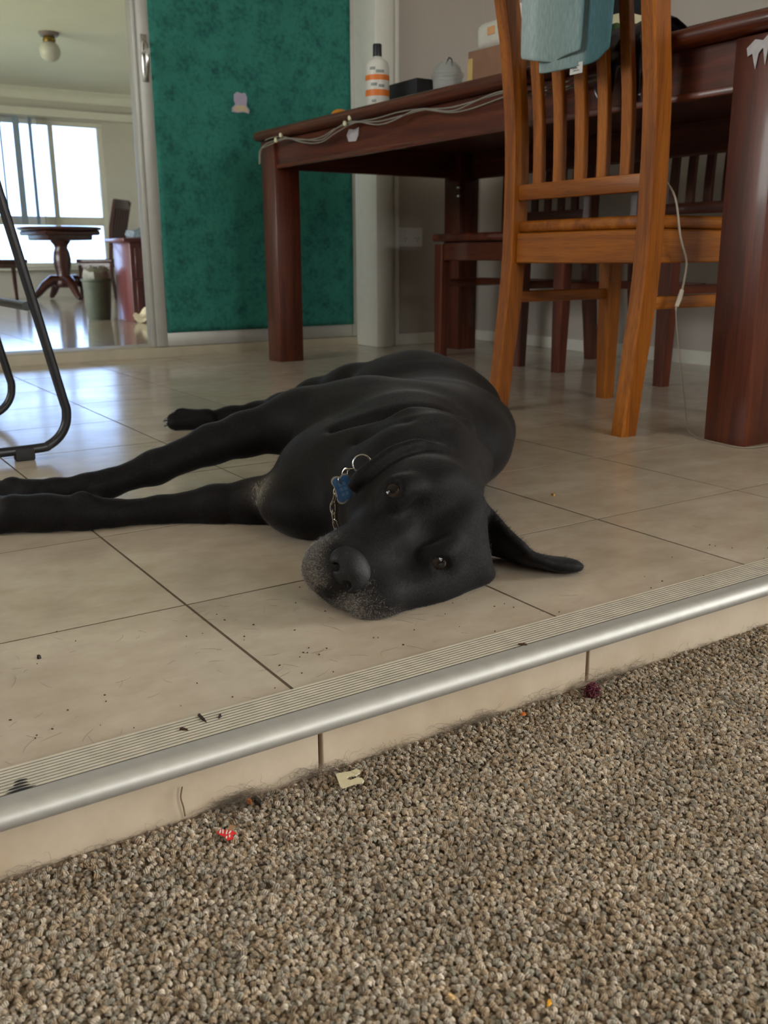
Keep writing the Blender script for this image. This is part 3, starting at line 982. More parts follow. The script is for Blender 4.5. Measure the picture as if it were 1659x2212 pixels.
wr = empty('light_string', (0, 0, 0), label='clear fairy light wire clipped along the table apron', cat='wire')
sp = smooth_path(wire)
MB().tube(sp, 0.0021, 6).build('wire_strand', CLEARP, wr)
MB().tube([v + Vector((-0.003, 0, 0.006 * math.sin(i * 0.35) - 0.003)) for i, v in enumerate(sp)], 0.0020, 6).build('wire_strand', CLEARP, wr)
MB().tube([v + Vector((-0.001, 0.004, 0.013 * math.sin(i * 0.16 + 1.5) - 0.002)) for i, v in enumerate(sp[12:])], 0.0018, 6).build('wire_strand', CLEARP, wr)
BULB = plain('fairy_bulb', srgb(226, 222, 190), 0.15, var=0.05)
for (x, y, z) in ((1.474, 2.868, 0.728), (1.472, 2.90, 0.716), (1.480, 2.452, 0.732), (1.478, 2.476, 0.72)):
    MB().lathe([(0, -0.008), (0.005, -0.006), (0.0065, 0), (0.005, 0.006), (0, 0.009)], (x, y, z), n=10).build('bulb', BULB, wr)

# thin charger cable hanging beside the near table leg
hang = [(1.545, 1.350, 0.66), (1.528, 1.352, 0.57), (1.518, 1.338, 0.51), (1.505, 1.290, 0.46), (1.504, 1.27, 0.389), (1.526, 1.27, 0.346), (1.527, 1.27, 0.32), (1.518, 1.27, 0.276), (1.507, 1.27, 0.254), (1.516, 1.27, 0.204), (1.533, 1.27, 0.14), (1.552, 1.27, 0.073), (1.560, 1.268, 0.034), (1.560, 1.262, 0.010), (1.548, 1.235, 0.0025), (1.528, 1.20, 0.0025), (1.519, 1.15, 0.0025), (1.518, 1.10, 0.0025), (1.56, 1.085, 0.0025), (1.66, 1.09, 0.0025)]
hs = smooth_path(hang, 5)
rad = [0.0021 if v.z > 0.25 else 0.0011 for v in hs]
hc = empty('charger_cable', (0, 0, 0), label='thin white cable hanging to the floor beside the near table leg', cat='cable')
MB().tube(hs, rad, 8).build('cable', plain('off_white_cable', srgb(150, 138, 122), 0.45), hc)
MB().tube([(1.521, 1.27, 0.288), (1.515, 1.27, 0.27), (1.508, 1.27, 0.256)], [0.004, 0.005, 0.004], 8).build('cable_joint', plain('cable_joint', srgb(180, 168, 150), 0.5), hc)

# ------------------------------------------------------------------ things on the table
TT = TOPZ
bo = empty('lotion_bottle', (1.585, 2.47, TT), label='white lotion bottle with orange bands and black cap on the table', cat='bottle')
MB().lathe([(0, 0), (0.032, 0), (0.034, 0.004), (0.034, 0.118), (0.030, 0.132), (0.017, 0.142), (0.0125, 0.146), (0.0125, 0.152), (0, 0.152)], n=32).build('bottle_body', WHITEP, bo)
MB().lathe([(0, 0.146), (0.0125, 0.146), (0.0128, 0.15), (0.0125, 0.178), (0.0115, 0.180), (0, 0.180)], n=24).build('cap', plain('black_cap', srgb(16, 16, 22), 0.5), bo)
ORANGE = plain('label_orange', srgb(224, 120, 40), 0.5, var=0.03)
for z0, z1 in ((0.040, 0.057), (0.082, 0.096)):
    MB().lathe([(0.0338, z0), (0.0345, z0), (0.0345, z1), (0.0338, z1)], n=32).build('orange_band', ORANGE, bo)
GREYP = plain('label_grey_print', srgb(140, 146, 142), 0.5, var=0.2, scale=400)
for z0, w_, s_ in ((0.066, 0.55, -1.0), (0.108, 0.5, -1.2), (0.100, 0.7, -0.1), (0.062, 0.5, 0.1), (0.022, 0.4, -1.0)):
    m_ = MB()
    vs, fs = [], []
    for k in range(7):
        a = math.atan2(-0.84, -0.54) + s_ * 0.6 + 0.3 + w_ * (k / 6 - 0.5)
        for z in (z0, z0 + 0.008):
            vs.append((0.0342 * math.cos(a), 0.0342 * math.sin(a), z))
    for k in range(6):
        fs.append((2 * k, 2 * k + 2, 2 * k + 3, 2 * k + 1))
    m_.raw(vs, fs).build('printed_line', GREYP, bo)

tag(MB().box((0, 0, 0.045), (0.06, 0.15, 0.09), 0.004, 2).build('black_box', plain('matt_black_card', srgb(16, 18, 26), 0.6), None, (1.70, 2.47, TT)), 'low matt black box lying behind the lotion bottle', 'box')

# clear tumbler jar with a dome lid
CLEAR, nt, p = new_mat('clear_plastic')
p.inputs['Base Color'].default_value = srgb(190, 196, 196)
p.inputs['Roughness'].default_value = 0.2
p.inputs['Alpha'].default_value = 0.28
jr = empty('plastic_tub', (1.69, 2.275, TT), label='clear plastic tub with domed lid between black box and carton', cat='tub')
MB().lathe([(0, 0), (0.034, 0), (0.042, 0.07), (0.044, 0.072), (0.044, 0.076), (0.040, 0.076), (0.032, 0.004), (0, 0.004)], n=28).build('tub_body', CLEAR, jr)
MB().lathe([(0.045, 0.074), (0.046, 0.082), (0.043, 0.084), (0.036, 0.10), (0.022, 0.112), (0.010, 0.114), (0.010, 0.111), (0.020, 0.109), (0.034, 0.097), (0.041, 0.081)], n=28).build('lid', CLEAR, jr)
MB().tube([(-0.002, 0.004, 0.110), (-0.004, -0.012, 0.122), (-0.004, -0.024, 0.116), (-0.002, -0.026, 0.098)], 0.0022, 6).build('straw_tab', plain('dark_tab', srgb(52, 62, 60), 0.4), jr)

bxm = plain('brown_card', srgb(140, 104, 82), 0.8, var=0.08, scale=30)
cx = empty('carton', (1.73, 2.10, TT), 0.06, label='small brown cardboard carton on the table beside the chair post', cat='carton')
MB().box((0, 0, 0.06), (0.09, 0.15, 0.12), 0.002, 1).build('carton_body', bxm, cx)
MB().box((-0.0455, 0.064, 0.052), (0.002, 0.02, 0.10)).build('side_flap', plain('yellow_card', srgb(196, 168, 110), 0.8), cx)
MB().tube([(-0.0462, 0.03, 0.012), (-0.0462, 0.03, 0.028), (-0.0462, 0.005, 0.032), (-0.0462, -0.03, 0.026)], 0.002, 5).build('printed_mark', plain('pale_ink', srgb(206, 190, 168), 0.7), cx)
wb = empty('wipes_pack', (1.74, 2.10, TT + 0.12), label='white soft pack with an orange mark resting on the brown carton', cat='pack')
wbm = MB().box((0, 0, 0.035), (0.08, 0.14, 0.07), 0.02, 3)
wbm.build('pack_body', plain('soft_white_film', srgb(206, 204, 194), 0.4), wb)
MB().box((-0.041, 0.0, 0.042), (0.002, 0.03, 0.02), 0.0008, 1).build('orange_mark', plain('faded_orange', srgb(214, 160, 108), 0.5), wb)
op = MB()
bmesh.ops.create_icosphere(op.bm, subdivisions=3, radius=0.045)
for v in op.bm.verts:
    v.co = Vector((v.co.x * 0.7, v.co.y, max(0, v.co.z * 0.42 + 0.006 * math.sin(v.co.y * 90))))
tag(op.build('orange_peel', plain('orange_rind', srgb(206, 132, 32), 0.5, bump=0.3, scale=200), None, (1.545, 2.60, TT)), 'orange peel lying at the table corner', 'peel')

# clutter seen between the chair slats
hat = empty('dark_cap', (1.73, 1.672, TT + 0.11), label='black rounded cap resting on the cream box behind the towel', cat='cap')
MB().lathe([(0, 0), (0.058, 0), (0.066, 0.012), (0.068, 0.045), (0.06, 0.08), (0.036, 0.105), (0, 0.11)], n=28).build('crown', plain('black_felt', srgb(26, 26, 28), 0.9), hat)
MB().box((0.03, 0.05, 0.006), (0.08, 0.08, 0.008), 0.003, 2, rz=0.6).build('peak', plain('black_felt_peak', srgb(30, 30, 32), 0.8), hat)
tag(MB().box((0, 0, 0.055), (0.12, 0.115, 0.11), 0.004, 2, rz=0.1).build('cream_box', plain('cream_card', srgb(214, 206, 172), 0.6), None, (1.73, 1.672, TT)), 'cream cardboard box standing behind the right chair slat', 'box')
gv = MB()
for k in range(9):
    bmesh.ops.create_icosphere(gv.bm, subdivisions=2, radius=random.uniform(.012, .02), matrix=Matrix.Translation((random.uniform(-.03, .03), random.uniform(-.035, .035), random.uniform(.01, .05))))
tag(gv.build('green_bundle', plain('dark_green_leaf', srgb(54, 78, 38), 0.7, var=0.4, scale=60), None, (1.60, 1.545, TT)), 'small dark green bundle beside the cream box', 'greens')
pb = MB()
vs, fs = [], []
for j in range(15):
    for i in range(13):
        y = -0.062 + 0.124 * i / 12
        s_ = j / 14
        if s_ < 0.35:
            x, z = 0.10 - s_ / 0.35 * 0.13, 0.012 + 0.03 * math.sin(s_ / 0.35 * PI)
        else:
            x, z = -0.036 - 0.006 * math.sin(i * 1.3 + j * .4), -(s_ - 0.35) / 0.65 * (0.085 + 0.035 * math.sin(i * 0.7 + 1))
        vs.append((x + 0.006 * math.sin(i * 1.9 + j), y * (1 - 0.15 * s_), z + 0.006 * math.sin(i * 1.5)))
for j in range(14):
    for i in range(12):
        a = j * 13 + i
        fs.append((a, a + 1, a + 14, a + 13))
pbo = pb.raw(vs, fs).build('plastic_bag', plain('dark_purple_film', srgb(46, 38, 50), 0.25, var=0.25, scale=30), None, (1.522, 1.437, TT))
pbo.modifiers.new('thick', 'SOLIDIFY').thickness = 0.0015
tag(pbo, 'dark purple plastic bag hanging over the table edge behind the chair', 'bag')
rp = empty('red_white_packet', (1.64, 1.93, TT), label='red and white packet standing behind the left chair post', cat='packet')
MB().box((0, 0, 0.09), (0.025, 0.05, 0.18), 0.003, 2).build('packet_body', plain('packet_white', srgb(220, 214, 210), 0.5), rp)
MB().box((-0.0135, 0, 0.05), (0.002, 0.046, 0.06)).build('red_panel', plain('packet_red', srgb(176, 36, 56), 0.5), rp)
MB().box((-0.0135, 0, 0.155), (0.002, 0.046, 0.035)).build('red_panel', plain('packet_red_top', srgb(186, 44, 48), 0.5), rp)


# ------------------------------------------------------------------ dining chairs
def post_x(z):
    zs = [0, 0.12, 0.25, 0.34, 0.43, 0.55, 0.65, 0.80, 0.92, 1.02]
    xs_ = [-0.182, -0.168, -0.152, -0.145, -0.143, -0.143, -0.148, -0.168, -0.195, -0.222]
    return float(np.interp(z, zs, xs_))


def swept(path, sx, sy):
    """rectangular section swept up a path of (x,y,z); sx, sy half sizes (may vary)"""
    mb = MB()
    rings = []
    for i, (x, y, z) in enumerate(path):
        a = sx[i] if isinstance(sx, (list, tuple)) else sx
        b = sy[i] if isinstance(sy, (list, tuple)) else sy
        c = min(a, b) * 0.22
        ring = [(x - a, y - b + c), (x - a + c, y - b), (x + a - c, y - b), (x + a, y - b + c), (x + a, y + b - c), (x + a - c, y + b), (x - a + c, y + b), (x - a, y + b - c)]
        rings.append([mb.bm.verts.new((p[0], p[1], z)) for p in ring])
    for A, B in zip(rings[:-1], rings[1:]):
        for k in range(8):
            mb.bm.faces.new((A[k], A[(k + 1) % 8], B[(k + 1) % 8], B[k]))
    mb.bm.faces.new(list(reversed(rings[0])))
    mb.bm.faces.new(rings[-1])
    return mb


def dining_chair(loc, rz, Wd, label, rear_bar):
    t = empty('dining_chair', loc, rz, label=label, cat='chair', group='slat-back dining chairs around the table')
    zz = list(np.linspace(0, 1.02, 24))
    for sy in (-1, 1):
        wid = [0.0215 if z < 0.15 else 0.0235 for z in zz]
        swept([(post_x(z), 0.2 * sy, z) for z in zz], wid, 0.0175).build('back_post', Wd[2], t)
        swept([(0.178, 0.203 * sy, 0.0), (0.176, 0.203 * sy, 0.2), (0.174, 0.203 * sy, 0.395)], [0.0175, 0.021, 0.022], [0.0175, 0.021, 0.022]).build('leg', Wd[2], t)
        MB().box((0.016, 0.204 * sy, 0.371), (0.28, 0.02, 0.064), 0.003, 1).build('apron', Wd[0], t)
        MB().box((0.012, 0.202 * sy, 0.262), (0.31, 0.016, 0.026), 0.004, 2).build('stretcher', Wd[0], t)
    MB().box((0.176, 0, 0.371), (0.02, 0.37, 0.064), 0.003, 1).build('apron', Wd[1], t)
    MB().box((-0.143, 0, 0.3705), (0.022, 0.365, 0.066), 0.003, 1).build('apron', Wd[1], t)
    if rear_bar:
        MB().box((0.012, 0, 0.266), (0.018, 0.39, 0.024), 0.004, 2).build('stretcher', Wd[1], t)
    st_ = MB()
    vs, fs = [], []
    nx_, ny_ = 10, 12
    st_.box((0.036, 0, 0.417), (0.365, 0.424, 0.026), 0.009, 3)
    st_.build('seat', Wd[0], t)
    MB().box((-0.143, 0, 0.4905), (0.02, 0.366, 0.034), 0.003, 2).build('back_rail', Wd[1], t)
    MB().box((-0.212, 0, 0.975), (0.022, 0.366, 0.085), 0.005, 2).build('top_rail', Wd[1], t)
    zs = list(np.linspace(0.505, 0.94, 12))
    for k in range(5):
        y = -0.128 + 0.064 * k
        swept([(post_x(z) + 0.002, y, z) for z in zs], 0.0075, 0.0135).build('slat', Wd[2], t)
    return t


dining_chair((1.620, 1.522, 0), 0.0, ORW, 'honey brown slat-back chair with its back to the camera, towel over it', False)
dining_chair((2.262, 2.62, 0), PI + 0.06, MAH, 'slat-back chair beyond the table nearest the power outlet, shade put into its dark wood', True)  # far chairs stand in shade, which is put into their darker wood colour
dining_chair((2.262, 2.00, 0), PI + 0.02, MAH, 'slat-back chair seen behind the near table leg, shade put into its dark wood', True)


# towel over the near chair
def towel():
    m, nt, p = new_mat('blue_striped_towelling')
    tc = N(nt, 'ShaderNodeTexCoord')
    sx = N(nt, 'ShaderNodeSeparateXYZ')
    nt.links.new(tc.outputs['Object'], sx.inputs[0])
    mr = N(nt, 'ShaderNodeMapRange')
    mr.inputs['From Min'].default_value = -0.13
    mr.inputs['From Max'].default_value = 0.13
    nt.links.new(sx.outputs['Y'], mr.inputs['Value'])
    r = ramp(nt, [(0.0, srgb(78, 112, 120)), (0.22, srgb(84, 118, 126)), (0.26, srgb(138, 160, 162)), (0.70, srgb(146, 166, 166)), (0.74, srgb(166, 184, 186)), (1.0, srgb(172, 190, 192))])
    r.color_ramp.interpolation = 'LINEAR'
    nt.links.new(mr.outputs[0], r.inputs['Fac'])
    no = N(nt, 'ShaderNodeTexNoise')
    no.inputs['Scale'].default_value = 1
    mp = N(nt, 'ShaderNodeMapping')
    mp.inputs['Scale'].default_value = (300, 500, 60)
    nt.links.new(tc.outputs['Object'], mp.inputs[0])
    nt.links.new(mp.outputs[0], no.inputs['Vector'])
    r2 = ramp(nt, [(0.35, (0.82, 0.82, 0.82, 1)), (0.65, (1.08, 1.08, 1.08, 1))])
    nt.links.new(no.outputs['Fac'], r2.inputs['Fac'])
    mx = N(nt, 'ShaderNodeMix', data_type='RGBA', blend_type='MULTIPLY')
    mx.inputs['Factor'].default_value = 1
    nt.links.new(r.outputs['Color'], mx.inputs['A'])
    nt.links.new(r2.outputs['Color'], mx.inputs['B'])
    nt.links.new(mx.outputs['Result'], p.inputs['Base Color'])
    p.inputs['Roughness'].default_value = 0.95
    p.inputs['Specular IOR Level'].default_value = 0.1
    bm_ = N(nt, 'ShaderNodeBump')
    bm_.inputs['Strength'].default_value = 0.5
    bm_.inputs['Distance'].default_value = 0.002
    nt.links.new(no.outputs['Fac'], bm_.inputs['Height'])
    nt.links.new(bm_.outputs['Normal'], p.inputs['Normal'])
    t = empty('towel', (1.408, 1.50, 1.02), label='pale blue striped towel draped over the chair back', cat='towel')

    def layer(ya, yb, zl, zr, off, ph, backz):
        vs, fs = [], []
        nu, nv = 22, 26
        for j in range(nv + 1):
            s_ = j / nv
            for i in range(nu + 1):
                f = i / nu
                y = ya + (yb - ya) * f
                zb = zl + (zr - zl) * f - 0.012 * math.sin(PI * f)
                if s_ < 0.62:
                    q = s_ / 0.62
                    z = zb + (-0.002 - zb) * q
                    x = -0.013 - off
                    amp = 0.010 * (1 - q) ** 0.7
                    x += -amp * (0.6 + math.sin(f * 9 + ph) * 0.7)
                    yy = y + (0.012 * (1 - q)) * math.sin(f * 5 + ph)
                elif s_ < 0.74:
                    a = (s_ - 0.62) / 0.12 * PI
                    x = -(0.013 + off) * math.cos(a)
                    z = 0.012 * math.sin(a) + off * math.sin(a) - 0.002
                    yy = y
                else:
                    q = (s_ - 0.74) / 0.26
                    z = -0.002 - q * backz
                    x = 0.014 + off + 0.006 * math.sin(f * 8 + ph) * q
                    yy = y
                vs.append((x, yy, z))
        for j in range(nv):
            for i in range(nu):
                a = j * (nu + 1) + i
                fs.append((a, a + 1, a + nu + 2, a + nu + 1))
        mb = MB().raw(vs, fs)
        o = mb.build('towel_layer', m, t)
        sd = o.modifiers.new('thick', 'SOLIDIFY')
        sd.thickness = 0.004
        sd.offset = 0
        ss = o.modifiers.new('sub', 'SUBSURF')
        ss.levels = ss.render_levels = 1
        return o
    layer(-0.075, 0.115, -0.292, -0.280, 0.010, 0.4, 0.14)
    layer(-0.150, 0.060, -0.300, -0.312, 0.002, 2.0, 0.18)
    tg = MB().box((-0.0235, -0.050, -0.319), (0.0012, 0.034, 0.020), 0.0004, 1).build('care_tag', plain('white_label', srgb(214, 214, 212), 0.6), t)
    for k, (yo, zo, wd) in enumerate(((0.0, 0.004, 0.018), (0.002, 0.0, 0.014), (-0.001, -0.004, 0.016))):
        MB().box((-0.0244, -0.050 + yo, -0.319 + zo), (0.0006, wd, 0.0018)).build('print_line', plain('tag_print', srgb(120, 120, 122), 0.6), tg)


towel()

# ------------------------------------------------------------------ black metal stool at the left edge
sto = empty('metal_stool', (0.20, 1.985, 0), label='black tubular metal stool standing at the left edge', cat='stool')


def sled(yy):
    p = []
    xb, xt, zt = 0.264, 0.127, 0.66
    # right side up, bottom run, left side up
    def upright(sgn):
        q = []
        lean = (xb - xt) / zt
        q.append((sgn * xt, yy, zt))
        for z in (0.5, 0.3, 0.14, 0.10, 0.085):
            q.append((sgn * (xb - lean * z), yy, z))
        for k in range(1, 8):
            a = k / 8 * PI / 2
            q.append((sgn * (xb - 0.018 - 0.060 + 0.060 * math.cos(a + 0.0)), yy, 0.078 - 0.060 * math.sin(a)))
        return q
    p = upright(1) + [(0.12, yy, 0.018), (0, yy, 0.018), (-0.12, yy, 0.018)] + list(reversed(upright(-1)))
    MB().tube(smooth_path(p, 3), 0.0085, 12).build('sled_frame', BLACKM, sto)
    for sx in (-0.165, 0.165):
        MB().box((sx, yy, 0.011), (0.034, 0.021, 0.022), 0.003, 2).build('foot_pad', RUBBER, sto)


sled(-0.225)
sled(0.225)
for sx in (-1, 1):
    MB().tube([(sx * 0.195, -0.225, 0.272), (sx * 0.195, 0.225, 0.272)], 0.008, 10).build('footrest', BLACKM, sto)
MB().box((0, 0, 0.675), (0.30, 0.48, 0.03), 0.014, 3).build('seat', plain('black_vinyl', srgb(34, 34, 36), 0.5), sto)

# ------------------------------------------------------------------ scraps and litter
CLIPM = plain('cream_plastic', srgb(228, 216, 180), 0.45, var=0.06, scale=200)
bc = MB()
ol = [(-0.0115, -0.011), (-0.010, -0.0125), (0.004, -0.0105), (0.0105, -0.012), (0.0125, -0.009), (0.0115, -0.004), (0.0065, -0.0018), (0.0005, -0.0032), (-0.0022, -0.0015), (-0.002, 0.0022), (0.0008, 0.0034), (0.0065, 0.0020), (0.0115, 0.0045), (0.0125, 0.0085), (0.0098, 0.0122), (0.003, 0.0108), (-0.0095, 0.0125), (-0.0115, 0.011)]
bc.prism(ol, 2, 0, 0.0012)
bco = bc.build('bread_clip', CLIPM, None, (0.3425, 0.581, CARPET_Z + 0.0035))
bco.rotation_euler = (0.06, -0.10, -0.32)
bco.scale = (0.82, 0.82, 0.82)
tag(bco, 'cream plastic bread clip lying on the carpet by the step', 'clip')

rpx = MB().prism([(-0.009, 0.003), (-0.004, 0.0065), (0.001, 0.004), (0.004, 0.0045), (0.009, -0.001), (0.004, -0.003), (0.005, -0.007), (-0.001, -0.008), (-0.003, -0.003), (-0.006, -0.001)], 2, 0, 0.0004).build('paper_scrap', plain('red_print', srgb(206, 40, 36), 0.5, var=0.08, scale=300), None, (0.229, 0.565, CARPET_Z + 0.0045))
rpx.scale = (0.8, 0.8, 0.8)
rpx.rotation_euler = (0.25, 0.1, -0.2)
tag(rpx, 'torn red wrapper scrap with white lettering on the carpet', 'scrap')
for (x, y, a, l) in ((-0.0055, 0.003, 1.2, 0.004), (-0.003, 0.003, 1.35, 0.005), (0.0002, 0.0015, 1.2, 0.005), (0.003, 0.001, 0.9, 0.004), (-0.0012, -0.0045, 1.2, 0.003), (0.0018, -0.0035, 1.3, 0.003)):
    MB().box((x, y, 0.0006), (l, 0.0011, 0.0004), rz=a).build('white_letter_stroke', WHITEP, rpx)
MB().prism([(0.001, 0.004), (0.005, 0.010), (0.010, 0.007), (0.006, 0.003)], 2, 0.0004, 0.0008).build('brown_fold', plain('kraft_edge', srgb(150, 112, 78), 0.8), rpx)

YARN = plain('maroon_yarn', srgb(92, 28, 44), 0.9, var=0.25, scale=400)
yb = MB()
for k in range(26):
    c0 = Vector((random.gauss(0, 0.0028), random.gauss(0, 0.002), 0.0055 + random.gauss(0, 0.0022)))
    r0 = random.uniform(0.003, 0.0065)
    ax = Vector((random.gauss(0, 1), random.gauss(0, 1), random.gauss(0, 1))).normalized()
    b0 = ax.orthogonal().normalized()
    b1 = ax.cross(b0)
    a0, sw = random.uniform(0, 6), random.uniform(2.5, 6)
    pts = [c0 + (b0 * math.cos(a0 + sw * i / 12) * 1.25 + b1 * math.sin(a0 + sw * i / 12)) * r0 for i in range(13)]
    yb.tube([(p.x, p.y, max(p.z, 0)) for p in pts], 0.00055, 4)
tag(yb.build('yarn_ball', YARN, None, (0.616, 0.585, CARPET_Z + 0.001)), 'tangled maroon yarn knot against the step tiles', 'yarn')


def hair_mesh(n, place, length, rad, curl, flat=False):
    mb = MB()
    for k in range(n):
        p = Vector(place())
        a = random.uniform(0, 2 * PI)
        el = 0 if flat else random.uniform(-0.1, 0.9)
        L = random.uniform(*length)
        d = Vector((math.cos(a) * math.cos(el), math.sin(a) * math.cos(el), math.sin(el)))
        side = d.cross(Vector((0, 0, 1))).normalized()
        cv_ = random.gauss(0, curl)
        pts = []
        for i in range(6):
            t = i / 5
            q = p + d * L * t + side * cv_ * L * t * t
            if not flat:
                q.z -= 0.6 * L * t * t * random.uniform(0.5, 1)
            q.z = max(q.z, p.z if flat else CARPET_Z)
            if not flat:
                q.y = min(q.y, STEP_Y + 0.0005)
            pts.append(q)
        mb.tube(pts, [rad, rad, rad, rad, rad * 0.8, rad * 0.4], 3, cap=False)
    return mb


clumps = [(0.10, 0.2), (0.255, 1.0), (0.262, 1.0), (0.32, 0.6), (0.336, 0.5), (0.40, 0.3), (0.47, 0.6), (0.50, 0.6), (0.57, 0.4), (0.63, 0.6), (0.66, 0.5), (0.70, 0.3)]


def lint_place():
    if random.random() < 0.55:
        x = random.choices(clumps, [c[1] for c in clumps])[0][0] + random.gauss(0, 0.010)
        z = CARPET_Z + abs(random.gauss(0, 0.004))
    else:
        x = random.uniform(-0.25, 1.2)
        z = CARPET_Z + abs(random.gauss(0, 0.0016))
    return (x, STEP_Y - 0.001 - abs(random.gauss(0, 0.004)), z)


HAIRD = plain('shed_hair', srgb(112, 98, 84), 0.7, var=0.4, scale=20)
tag(hair_mesh(1900, lint_place, (0.006, 0.022), 0.00009, 0.7).build('hair_lint', HAIRD), 'grey-brown shed hair and lint gathered along the foot of the step', 'lint', kind='stuff')


def floor_hair_place():
    if random.random() < 0.7:
        return (random.uniform(0.0, 0.55), random.uniform(0.655, 0.90), 0.0003)
    return (random.uniform(0.3, 1.3), random.uniform(0.655, 1.1), 0.0003)


tag(hair_mesh(130, floor_hair_place, (0.005, 0.022), 0.00008, 0.28, True).build('loose_hair', plain('dark_shed_hair', srgb(66, 50, 36), 0.7)), 'fine dark dog hairs scattered on the floor tiles', 'hair', kind='stuff')


sp_ = MB()
for k in range(90):
    x_, y_ = (random.uniform(0.0, 0.6), random.uniform(0.655, 0.9)) if random.random() < 0.6 else (random.uniform(0.0, 1.4), random.uniform(0.655, 0.73))
    r_ = random.uniform(0.0004, 0.0011)
    sp_.box((x_, y_, 0.0004), (r_ * random.uniform(1, 2.2), r_, 0.0008), rz=random.uniform(0, 3))
tag(sp_.build('dirt_specks', plain('dark_specks', srgb(60, 44, 30), 0.9)), 'tiny dark dirt specks scattered over the floor tiles', 'specks', kind='stuff')


def bit(name, col, loc, size, label, cat, h=0.0015, seed=1, rough=0.7, group=None):
    r = random.Random(seed)
    n = 9
    ol_ = [(size[0] * math.cos(2 * PI * k / n) * r.uniform(0.6, 1.1), size[1] * math.sin(2 * PI * k / n) * r.uniform(0.6, 1.1)) for k in range(n)]
    mb = MB().prism(ol_, 2, 0, h)
    for v in mb.bm.verts:
        if v.co.z > h * 0.5:
            v.co.x *= 0.8
            v.co.y *= 0.8
    o = mb.build(name, plain('bit_%s_%d' % (name, seed), col, rough, var=0.25, scale=300), None, loc)
    o.rotation_euler = (0, 0, r.uniform(0, 3))
    return tag(o, label, cat, group)


bk = MB()
for q, (y_, xa, xb_) in enumerate(((0.6262, 0.100, 0.109), (0.6222, 0.0985, 0.1085), (0.6182, 0.094, 0.109), (0.6142, 0.0915, 0.112))):
    n = 8
    pts = [(xa + (xb_ - xa) * k / n, y_ + 0.0014 * math.sin(PI * k / n)) for k in range(n + 1)] + [(xa + (xb_ - xa) * k / n, y_ - 0.0013 * math.sin(PI * k / n)) for k in range(n - 1, 0, -1)]
    bk.prism(pts, 2, 0.0034, 0.0037)
tag(bk.build('black_paint_mark', plain('black_paint', srgb(22, 22, 24), 0.6)), 'black paint smear across the nosing ribs at lower left', 'mark')
bit('leaf_crumb', srgb(40, 26, 16), (0.245, 0.6435, 0.0034), (0.010, 0.0016), 'dark curled leaf crumb on the nosing, left of middle', 'crumb', seed=3)
bit('leaf_crumb', srgb(58, 30, 14), (0.226, 0.633, 0.0034), (0.0045, 0.0014), 'small brown leaf crumb lower on the nosing ribs', 'crumb', seed=4)
bit('leaf_crumb', srgb(30, 22, 18), (0.258, 0.637, 0.0034), (0.003, 0.0014), 'tiny black leaf crumb on the nosing right of the curled one', 'crumb', seed=5)
bit('leaf_crumb', srgb(70, 44, 22), (0.551, 0.613, 0.0036), (0.0055, 0.002), 'brown leaf crumb on the nosing edge in front of the dog', 'crumb', seed=6)
bit('dirt_crumb', srgb(44, 32, 26), (0.168, 0.8405, 0), (0.0035, 0.0022), 'dark dirt crumb on the tile at the left', 'crumb', h=0.003, seed=7)
bit('food_crumb', srgb(190, 140, 70), (0.976, 1.031, 0), (0.006, 0.003), 'golden food crumb on the tile right of the dog', 'crumb', h=0.003, seed=8)
bit('dirt_clump', srgb(40, 34, 28), (0.268, 0.594, CARPET_Z + 0.001), (0.010, 0.003), 'dark dirt clump beside the hair tuft on the carpet', 'dirt', h=0.003, seed=9)
bit('amber_crumb', srgb(160, 88, 36), (0.261, 0.595, CARPET_Z + 0.003), (0.003, 0.002), 'amber crumb on top of the dirt clump', 'crumb', h=0.003, seed=10)
bit('cream_crumb', srgb(222, 212, 190), (0.437, 0.575, CARPET_Z + 0.003), (0.0035, 0.002), 'cream flake on the carpet right of the bread clip', 'crumb', seed=11)
bit('orange_crumb', srgb(206, 104, 34), (0.533, 0.589, CARPET_Z + 0.003), (0.0035, 0.0025), 'orange crumb at the step left of the yarn', 'crumb', seed=12)
bit('yellow_crumb', srgb(226, 160, 30), (0.315, 0.318, CARPET_Z + 0.003), (0.003, 0.0016), 'bright yellow crumb on the near carpet', 'crumb', seed=13)
bit('peach_crumb', srgb(232, 190, 130), (0.272, 0.352, CARPET_Z + 0.003), (0.0032, 0.0016), 'peach flake on the near carpet', 'crumb', seed=14)
tw = [(0.213, 0.6055, CARPET_Z + 0.003), (0.2118, 0.6045, CARPET_Z + 0.012), (0.2105, 0.605, CARPET_Z + 0.020), (0.2122, 0.6052, CARPET_Z + 0.028)]
tag(MB().tube(smooth_path(tw), 0.0006, 5).build('dry_stalk', plain('dry_stalk', srgb(110, 92, 66), 0.8)), 'thin dry stalk leaning on the step tile', 'stalk')

